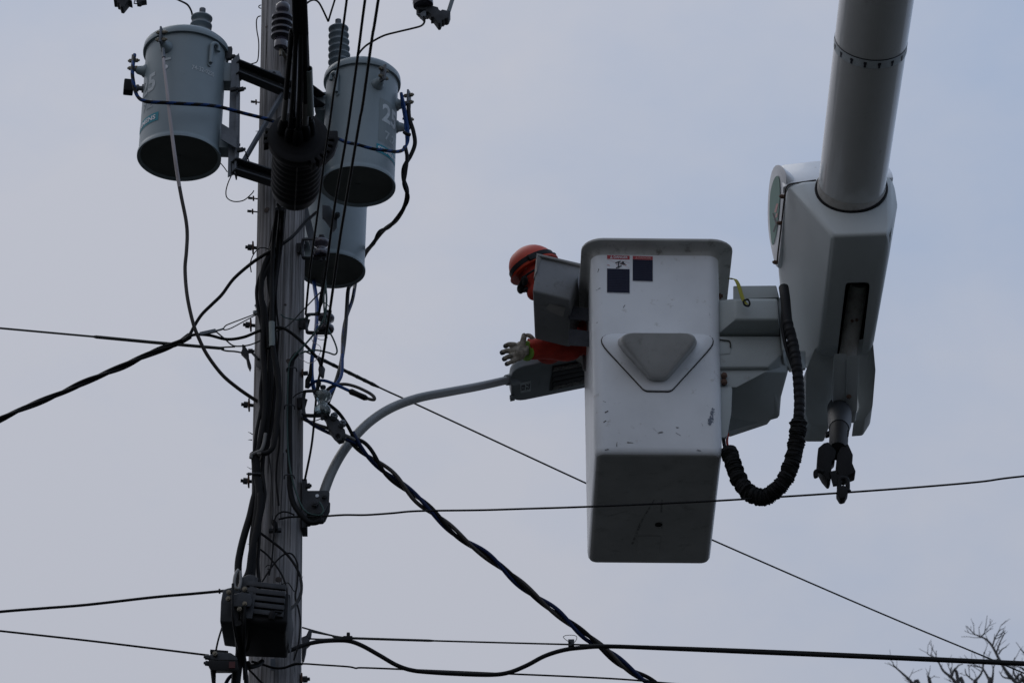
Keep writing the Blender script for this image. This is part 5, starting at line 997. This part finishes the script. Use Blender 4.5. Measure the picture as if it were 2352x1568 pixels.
part('hydraulic_line', 'green', lift, MB().tube(smooth_path(PP([(1806, 690, 18.815), (1811, 740, 18.785), (1820, 770, 18.77)])), .006, 8))

# jib clamp under the elbow
def J(x, y, Y=18.78): Y += .24; return P(1837.5 + x * .13017, 952.8 + y * .13017, Y)
jb = part('jib_clamp', 'lamp_dark', lift, MB().tube([J(690, -110, 19.36), J(700, 0, 19.26), J(700, 150, 19.14), J(690, 250, 19.06)], [.059, .059, .057, .050], 24))
part('jib_pipe', 'black_plastic', jb, MB().tube([J(690, 220, 19.08), J(680, 480, 18.90), J(670, 640, 18.80)], .046, 24))
part('clamp_jaw', 'black_plastic', jb, MB().prism([J(*p) for p in ((500, 470), (420, 490), (320, 575), (300, 850), (350, 950), (400, 1040), (430, 1075), (490, 1145), (530, 1140), (550, 1080), (560, 820), (620, 760), (640, 620))], (0, .09, 0)), bevel=.008)
part('clamp_jaw', 'black_plastic', jb, MB().prism([J(*p) for p in ((850, 500), (935, 690), (925, 840), (985, 985), (970, 1020), (880, 1050), (800, 1100), (700, 1095), (650, 985), (640, 850), (560, 830), (560, 720), (640, 640), (640, 780), (580, 800), (700, 600))][:10] + [J(655, 690), J(720, 560)], (0, .08, 0)), bevel=.006)
part('pin_lug', 'black_plastic', jb, MB().prism([J(*p) for p in ((450, 300), (475, 290), (520, 270), (520, 340), (480, 350), (455, 358))], (0, .03, 0)).prism([J(*p) for p in ((840, 255), (868, 290), (865, 325), (840, 340))], (0, .03, 0)))
part('latch_hook', 'black_plastic', jb, MB().tube(smooth_path([J(*p) for p in ((410, 1010), (360, 990), (300, 985), (275, 1010), (275, 1070), (285, 1100))], 4), .011, 8))
part('link_arm', 'black_plastic', jb, MB().bar(J(575, 1000), J(640, 1240), .03, .018, up=(0, 1, 0)).bar(J(690, 1060), J(720, 1110), .03, .02, up=(0, 1, 0)))
part('shackle', 'black_plastic', jb, MB().tube(smooth_path([J(*p, 18.70) for p in ((690, 1330), (690, 1180), (715, 1125), (765, 1112), (820, 1130), (840, 1200), (840, 1340))], 4), .0115, 10))
part('wire_gripper', 'black_plastic', jb, MB().prism([J(*p, 18.64) for p in ((650, 1290), (690, 1240), (780, 1230), (850, 1290), (850, 1360), (800, 1450), (735, 1472), (700, 1455), (650, 1370))], (0, .06, 0)), bevel=.006)
part('gripper_tail', 'black_plastic', jb, MB().tube([J(850, 1340, 18.65), J(900, 1340, 18.65)], [.012, .006], 8))

# ------------------------------------------------------------------ strap hooked on the bucket
ys = thing('lanyard_strap', 'yellow green webbing strap hooked beside the bucket rim', 'strap', P(1690, 645, 18.85))
sp_ = spline(PP([(1676, 640, 18.92), (1687, 640, 18.88), (1695, 651, 18.84), (1702, 673, 18.82), (1708, 690, 18.81), (1716, 699, 18.80)]), 4)
part('webbing', 'strap_yellow', ys, MB().rings([[p + V((-.010, 0, .003)), p + V((.010, 0, -.003)), p + V((.010, .004, -.003)), p + V((-.010, .004, .003))] for p in sp_]))
part('hook', 'black_plastic', ys, MB().tube(smooth_path(PP([(1708, 690), (1718, 688), (1722, 697), (1719, 703), (1710, 700), (1707, 692)], 18.80), 3), .0045, 8))

# ------------------------------------------------------------------ grey tool tray hung on the bucket's left side
tr = thing('tool_tray', 'grey plastic tool tray strapped to the left side of the bucket', 'tool tray', P(1270, 670, 19.2))
ft = PP([(1236, 588, 19.12), (1336, 612, 19.22), (1310, 690, 19.17), (1223, 669, 19.10)])
bb = PP([(1228, 779, 19.52), (1309, 799, 19.58)])
bt_ = [V((ft[0].x + .01, 19.56, ft[0].z)), V((ft[1].x + .02, 19.64, ft[1].z))]
part('tray_shell', 'tray_grey', tr, MB().hull(ft + bb + bt_), bevel=.014, bseg=3)
rimp = [P(1233, 581, 19.10), P(1341, 606, 19.21), V((P(1341, 606, 19.21).x + .02, 19.66, P(1341, 606, 19.21).z)), V((P(1233, 581, 19.1).x + .01, 19.58, P(1233, 581, 19.1).z))]
part('tray_rim', 'tray_rim', tr, MB().hull(rimp + [p + V((0, 0, -.014)) for p in rimp] ), bevel=.005)
part('side_skirt', 'tray_rim', tr, MB().hull([rimp[0], rimp[0] + V((0, 0, -.10)), P(1243, 592, 19.12), P(1226, 640, 19.12), rimp[3]]))
for (y0, y1) in ((704, 738), (756, 797)):
    part('tray_strap', 'glove_dark', tr, MB().hull(PP([(1306, y0 - 2), (1366, y0 + 6), (1306, y1 - 6), (1366, y1)], 19.30) + PP([(1306, y0 + 2), (1366, y0 + 8), (1306, y1 - 4), (1366, y1)], 19.36)), bevel=.003)
part('label_patch', 'tray_rim', tr, MB().add([p + V((0, -.004, -.002)) for p in PP([(1235, 690, 19.19), (1299, 707, 19.225), (1293, 728, 19.30), (1262, 716, 19.27)])], [(0, 1, 2, 3)]))

# ================================================================== person
def blob(pts, rr, seg=16, flat=1.): return MB().tube(spline(pts, 6), rr if not isinstance(rr, list) else interp(rr, 6), seg, flat=flat)
def interp(rr, n):
    o_ = []
    for i in range(len(rr) - 1): o_ += [rr[i] + (rr[i + 1] - rr[i]) * k / n for k in range(n)]
    return o_ + [rr[-1]]
def ell(mb, c, a, b, d, n=14):
    """ellipsoid with three half-axis vectors"""
    c, a, b, d = V(c), V(a), V(b), V(d)
    return mb.rings([[c + d * math.cos(t) + (a * math.cos(2 * math.pi * j / n) + b * math.sin(2 * math.pi * j / n)) * max(math.sin(t), .02) for j in range(n)] for t in (math.pi * i / 10 for i in range(11))])
def merge(mbs):
    q_ = MB()
    for m_ in mbs: q_.add(m_.v, m_.f)
    return q_
def fuse(mbs, vox, it=4):
    q_ = from_mods(merge(mbs), [('REMESH', dict(mode='VOXEL', voxel_size=vox)), ('SMOOTH', dict(iterations=it, factor=.5))]); return q_
Hc = P(1238, 630, 19.72)
fwd = V((-.80, -.30, -.50)).normalized(); uph = V((-.50, -.05, .86)); uph = (uph - fwd * uph.dot(fwd)).normalized(); sdh = uph.cross(fwd) * -1   # towards the camera side
if sdh.y > 0: sdh = -sdh
wr = P(1207, 804, 19.60); el = P(1316, 796, 19.70); sh = P(1300, 705, 19.70); sh2 = V((.30, 19.93, 13.68)); el2 = V((.20, 19.90, 13.50)); wr2 = V((.15, 19.80, 13.44))
zf = BO.z + .05; pv = V((.64, 19.50, 13.20)); wa = V((.52, 19.64, 13.43)); ch = V((.36, 19.78, 13.62)); nk = V((.25, 19.76, 13.73))
legs = []
for s in (-1, 1):
    hip = pv + V((0, s * .10, -.04)); kn = hip + V((.03, s * .01, -.40)); an = V((kn.x + .05, kn.y, zf + .09)); legs.append((hip, kn, an))
bodyp = [blob([pv, wa, ch, nk], [.14, .135, .155, .07], 20), blob([nk, nk.lerp(Hc, .5), Hc], [.06, .058, .06]), blob([sh, el, wr.lerp(el, .1)], [.055, .045, .03]), blob([ch, sh], [.09, .06]), blob([ch, sh2], [.09, .06]), blob([sh2, el2, wr2], [.055, .045, .032])]
for hip, kn, an in legs: bodyp += [blob([pv, hip, kn, an], [.11, .088, .06, .042]), blob([an, an + V((-.09, 0, -.05)), an + V((-.17, 0, -.06))], [.04, .042, .03])]
hd_ = MB(); ell(hd_, Hc, fwd * .098, sdh * .078, uph * .115); bodyp.append(hd_)
for dv_, r3 in (((.095, 0, -.012), (.022, .015, .026)), ((.082, 0, -.085), (.028, .03, .025)), ((.07, .085 * 0, .03), (.03, .06, .016)), ((0, .078, -.005), (.02, .012, .03)), ((0, -.078, -.005), (.02, .012, .03)), ((.088, 0, -.055), (.014, .026, .010))):
    e_ = MB(); ell(e_, Hc + fwd * dv_[0] + sdh * dv_[1] + uph * dv_[2], fwd * r3[0], sdh * r3[1], uph * r3[2]); bodyp.append(e_)
per = thing('person', 'worker in orange helmet and orange jacket leaning out over the lamp', 'person', V((pv.x, pv.y, zf)))
part('body', 'skin', per, fuse(bodyp, .009, 3), smooth=180)
jac = [blob([pv, wa, ch, nk.lerp(ch, .25)], [.165, .16, .178, .12], 22), blob([sh.lerp(ch, .3), sh, el, el.lerp(wr, .5), wr.lerp(el, .06)], [.09, .072, .060, .055, .050]), blob([ch, sh], [.13, .085]), blob([ch, sh2], [.13, .085]), blob([sh2, el2, wr2], [.075, .062, .048])]
for k in range(5):
    t_ = .15 + k * .18; p = el.lerp(wr, t_); jac.append(MB().tube([p + V((-.022, -.02, .052)), p + V((.004 * (-1) ** k, -.046, .0)), p + V((.022, -.02, -.048))], [.008, .016, .009], 10))
part('jacket', 'orange_cloth', per, fuse(jac, .010, 3), smooth=180)
trs = [blob([wa, pv], [.16, .16])]
for hip, kn, an in legs: trs.append(blob([pv, hip, kn, an], [.13, .108, .08, .066]))
part('trousers', 'orange_cloth', per, fuse(trs, .014, 3), smooth=180)
for hip, kn, an in legs:
    part('boot', 'dark_cloth', per, fuse([blob([an + V((0, 0, .10)), an, an + V((-.02, 0, -.05))], [.062, .058, .052]), blob([an + V((.03, 0, -.055)), an + V((-.10, 0, -.052)), an + V((-.20, 0, -.06))], [.036, .042, .030])], .012, 2), smooth=180)
# face covering, glasses, ear defenders, helmet
bal = MB(); ell(bal, Hc - uph * .02, fwd * .115, sdh * .090, uph * .122); ell(bal, Hc + fwd * .078 - uph * .088, fwd * .048, sdh * .052, uph * .042); bal.tube(spline([Hc - uph * .06, Hc.lerp(nk, .5), nk], 4), .078, 16)
part('balaclava', 'orange_cloth', per, fuse([bal], .008, 3), smooth=180)
gl = part('safety_glasses', 'black_plastic', per, MB().tube(smooth_path([Hc + fwd * a_ + sdh * b_ + uph * (-.018) for a_, b_ in ((.0, .098), (.07, .092), (.118, .062), (.132, .0), (.118, -.062), (.07, -.092))], 4), .006, 8))
for s in (-1, 1):
    e_ = MB(); ell(e_, Hc + fwd * .120 + sdh * s * .034 - uph * .026, fwd * .013, sdh * .033, uph * .024); part('lens', 'black_plastic', gl, e_)
part('chin_strap', 'black_rubber', per, MB().tube(smooth_path([Hc + sdh * .094 + fwd * .03 + uph * .03, Hc + sdh * .088 + fwd * .055 - uph * .05, Hc + sdh * .04 + fwd * .07 - uph * .125, Hc - sdh * .04 + fwd * .07 - uph * .125, Hc - sdh * .088 + fwd * .055 - uph * .05], 4), .006, 8))
ed = MB(); ell(ed, Hc + sdh * .080 - fwd * .028 - uph * .015, fwd * .042, sdh * .028, uph * .052); part('ear_defender', 'black_plastic', per, ed)
ed = MB(); ell(ed, Hc - sdh * .088 - fwd * .012 - uph * .015, fwd * .050, sdh * .030, uph * .062); part('ear_defender', 'black_plastic', per, ed)
hr = []
for t in [i / 9 for i in range(10)]:
    a_ = t * math.pi / 2 * .98; k = math.cos(a_); z = math.sin(a_) * .132; ring = []
    for j in range(36):
        b_ = 2 * math.pi * j / 36; f1 = math.cos(b_) * (.137 if math.cos(b_) > 0 else .128); s1 = math.sin(b_) * .108
        ridge = .006 * math.exp(-(math.sin(b_) / .22) ** 2) * k
        ring.append(Hc + uph * (.036 + z + ridge) + fwd * f1 * k + sdh * s1 * k)
    hr.append(ring)
lip = [[Hc + uph * (.034) + fwd * math.cos(b_) * (.152 if math.cos(b_) > .2 else .136) + sdh * math.sin(b_) * .113 for b_ in (2 * math.pi * j / 36 for j in range(36))], [Hc + uph * (.028) + fwd * math.cos(b_) * (.150 if math.cos(b_) > .2 else .134) + sdh * math.sin(b_) * .111 for b_ in (2 * math.pi * j / 36 for j in range(36))]]
inn = [[Hc + uph * .03 + fwd * math.cos(b_) * .122 + sdh * math.sin(b_) * .10 for b_ in (2 * math.pi * j / 36 for j in range(36))]]
hel = part('helmet', 'orange_hat', per, MB().rings(inn + lip[::-1] + hr), smooth=60)
bd_ = []
for j in range(25):
    b_ = R(-100 + 200 * j / 24) + (math.pi if False else 0); s1 = math.sin(b_); c1 = math.cos(b_); k = .97
    bd_.append(Hc + uph * (.062 + .0 * c1) + fwd * (math.cos(R(90) - 0) * 0 + (.139 if math.sin(R(90)) and False else .0)) + V((0, 0, 0)))
band_o, band_i = [], []
for j in range(37):
    b_ = 2 * math.pi * j / 36; f1 = math.cos(b_) * (.137 if math.cos(b_) > 0 else .128) * .985; s1 = math.sin(b_) * .108 * .985
    band_o.append([Hc + uph * z + (fwd * f1 + sdh * s1) * q_ for z, q_ in ((.045, 1.035), (.072, 1.01), (.072, .97), (.045, .97))])
part('head_strap', 'black_rubber', hel, MB().rings(band_o, cap=False), smooth=50)
part('strap_clip', 'black_plastic', hel, MB().tube(smooth_path([Hc - fwd * (.128 + .014 * math.cos(a_)) + uph * (.07 + .012 * math.sin(a_)) + sdh * .02 for a_ in (math.pi * j / 4 for j in range(9))], 2), .003, 6))
part('lamp_bracket', 'black_plastic', hel, MB().box(Hc + fwd * .05 + sdh * .105 + uph * .05, fwd * .022, sdh * .008, uph * .016), bevel=.003)
part('mask_valve', 'black_plastic', per, MB().lathe([(.014, 0), (.015, .008), (.010, .016), (.005, .02)], Hc + fwd * .112 - uph * .06, (fwd - uph * .2), 16))
# glove with five fingers
pc = P(1190, 808, 19.575)
fing = [((1181, 792), (1168, 791), (1160, 795), .0125), ((1178, 805), (1162, 806), (1152, 810), .0130), ((1179, 817), (1165, 820), (1157, 825), .0125), ((1184, 826), (1172, 832), (1163, 836), .0115)]
gl_ = [blob([wr + V((.02, 0, 0)), wr, pc, P(1181, 808, 19.57)], [.040, .038, .046, .040], 16, flat=.62)]
pm_ = MB(); ell(pm_, pc, V((.042, 0, 0)), V((0, .024, 0)), V((0, 0, .052))); gl_.append(pm_)
for k, (a_, b_, c_, r_) in enumerate(fing):
    gl_.append(blob([P(1190, 808 + (a_[1] - 808) * .7, 19.575), P(*a_, 19.565), P(*b_, 19.555), P(*c_, 19.575)], [r_ * 1.1, r_ * 1.2, r_, r_ * .8], 10))
gl_.append(blob([P(1196, 800, 19.57), P(1201, 785, 19.555), P(1203, 776, 19.55), P(1204, 768, 19.555)], [.022, .0165, .015, .013], 10))
gv = part('glove', 'glove', per, fuse(gl_, .0045, 2), smooth=180)
for k, (a_, b_, c_, r_) in enumerate(fing):
    e1, e2 = P(*b_, 19.555), P(*c_, 19.575); part('finger_tip', 'glove_dark', gv, MB().tube([e1.lerp(e2, .45), e1.lerp(e2, .75), e1.lerp(e2, 1.12), e1.lerp(e2, 1.3)], [r_ * 1.0, r_ * 1.05, r_ * .85, r_ * .3], 10))
part('glove_cuff', 'lime', per, MB().tube([P(1208, 806, 19.60), P(1210.5, 806, 19.605)], [.048, .051], 18))
gl2 = [blob([wr2, wr2 + V((-.05, -.03, -.01)), wr2 + V((-.08, -.04, -.02))], [.038, .042, .03], 14, flat=.7)]
for k in range(4): gl2.append(blob([wr2 + V((-.06, -.035, .03 - .02 * k)), wr2 + V((-.11, -.03, .03 - .022 * k)), wr2 + V((-.135, .0, .02 - .022 * k))], [.011, .0105, .009], 10))
gl2.append(blob([wr2 + V((-.03, -.03, .03)), wr2 + V((-.06, -.05, .06)), wr2 + V((-.085, -.045, .065))], [.014, .012, .010], 10))
part('glove', 'glove', per, fuse(gl2, .0055, 2), smooth=180)

# ================================================================== bare tree
TY = 32.0
tb_ = V((P(2310, 1560, TY).x, TY, 0)); tree = thing('bare_tree', 'leafless tree with fine bare twigs at the lower right corner', 'tree', tb_)
ttop = V((tb_.x + .1, TY, 14.2))
part('trunk', 'bark', tree, MB().tube(spline([tb_, tb_ + V((.08, 0, 4)), tb_ + V((-.05, .05, 9)), ttop], 5), interp([.24, .20, .15, .07], 5), 14))
def tpx(x, y, Y=TY): return P(1973.6 + x * .1609, 1361 + y * .1609, Y)
mains = [[(2420, 1480), (2250, 1290), (2100, 1120), (2000, 950), (1900, 760), (1810, 660), (1700, 610), (1640, 580), (1530, 470)],
         [(1700, 1500), (1650, 1290), (1740, 1150), (1775, 1020), (1780, 840)], 
         [(1850, 1480), (1890, 1286), (1910, 1150), (1920, 1050), (1990, 900)], [(1900, 1480), (1870, 1286), (1790, 1120), (1730, 1060), (1540, 1030)],
         [(1500, 1480), (1380, 1286), (1310, 1200), (1200, 1110), (1140, 1000), (1100, 930), (1100, 820)], [(1420, 1330), (1320, 1190), (1400, 1050), (1480, 1010)],
         [(900, 1500), (760, 1286), (620, 1150), (500, 1040), (478, 985)], [(1060, 1480), (1000, 1286), (985, 1180), (1000, 1150)],
         [(2400, 1480), (2280, 1250), (2210, 1150), (2200, 1000), (2220, 920)], [(2450, 1300), (2350, 1100), (2300, 1060), (2280, 1050)],
         [(2380, 1420), (2200, 1240), (2060, 1200), (2000, 1120)], [(2600, 1100), (2450, 950), (2352, 850), (2300, 800)],
         [(2000, 950), (1880, 960), (1850, 965)], [(1900, 760), (1940, 640), (2000, 540), (2065, 505)], [(1960, 850), (2010, 700), (2070, 580), (2060, 560)], [(1990, 870), (2040, 800), (2100, 770)], [(1740, 625), (1780, 580), (1795, 545)], [(1100, 930), (1030, 900), (975, 870)], [(1620, 1240), (1530, 1160), (1510, 1080)], [(1320, 1190), (1300, 1100), (1310, 1060)]]
for i, pth in enumerate(mains):
    dY = random.uniform(-.6, .6); pts = [tpx(x, y, TY + dY) for x, y in pth]; big = pth[0][1] > 1280 or pth[0][0] > 2300
    n = 5
    if big: pts = [ttop + V((random.uniform(-.05, .05), 0, random.uniform(-4, -.4))), ttop.lerp(pts[0], .6) + V((random.uniform(-.2, .2), dY * .6, -.3))] + pts
    sp = spline(pts, n); m = len(sp); r0, r1 = (.024, .0032) if big else (.0075, .003)
    mb = MB().tube(sp, [r1 + (r0 - r1) * (1 - k / (m - 1)) ** 1.3 for k in range(m)], 6)
    for k in range((2 * n + 3) if big else 2, m, 2):
        if random.random() < .45:
            t_ = (sp[min(k + 1, m - 1)] - sp[k - 1]).normalized(); sdv = V((random.uniform(-1, 1), random.uniform(-.8, .8), random.uniform(-.2, 1))).normalized(); L_ = random.uniform(.05, .15)
            d = (t_ * .8 + sdv).normalized(); tip = sp[k] + d * L_ + V((0, 0, .01)); mid = sp[k] + d * L_ * .5
            mb.tube([sp[k], mid, tip], [.0036, .0028, .0017], 5)
            for _ in range(random.choice((0, 1, 1, 2))):
                b0 = sp[k].lerp(tip, random.uniform(.35, .95)); d2 = (d + V((random.uniform(-1, 1), random.uniform(-1, 1), random.uniform(-.3, 1))) * .9).normalized()
                mb.tube([b0, b0 + d2 * random.uniform(.04, .11)], [.0024, .0014], 5)
    part('branch', 'bark', tree, mb)
# limbs of the lower crown, out of the view
for k in range(12):
    a_ = 2 * math.pi * k / 12 + random.uniform(-.2, .2); z = 7 + k * .5; b0 = V((tb_.x, TY, z)); e_ = b0 + V((math.cos(a_) * 2.4, math.sin(a_) * 2.4, 2.4))
    mb = MB().tube(spline([b0, b0.lerp(e_, .5) + V((0, 0, .2)), e_], 4), interp([.06, .035, .012], 4), 7)
    for _ in range(14):
        t_ = random.uniform(.3, 1); p = b0.lerp(e_, t_) + V((0, 0, .2 * (1 - abs(2 * t_ - 1)))); d = V((random.uniform(-1, 1), random.uniform(-1, 1), random.uniform(0, 1))).normalized(); mb.tube([p, p + d * random.uniform(.3, .8)], [.008, .003], 5)
    part('branch', 'bark', tree, mb)
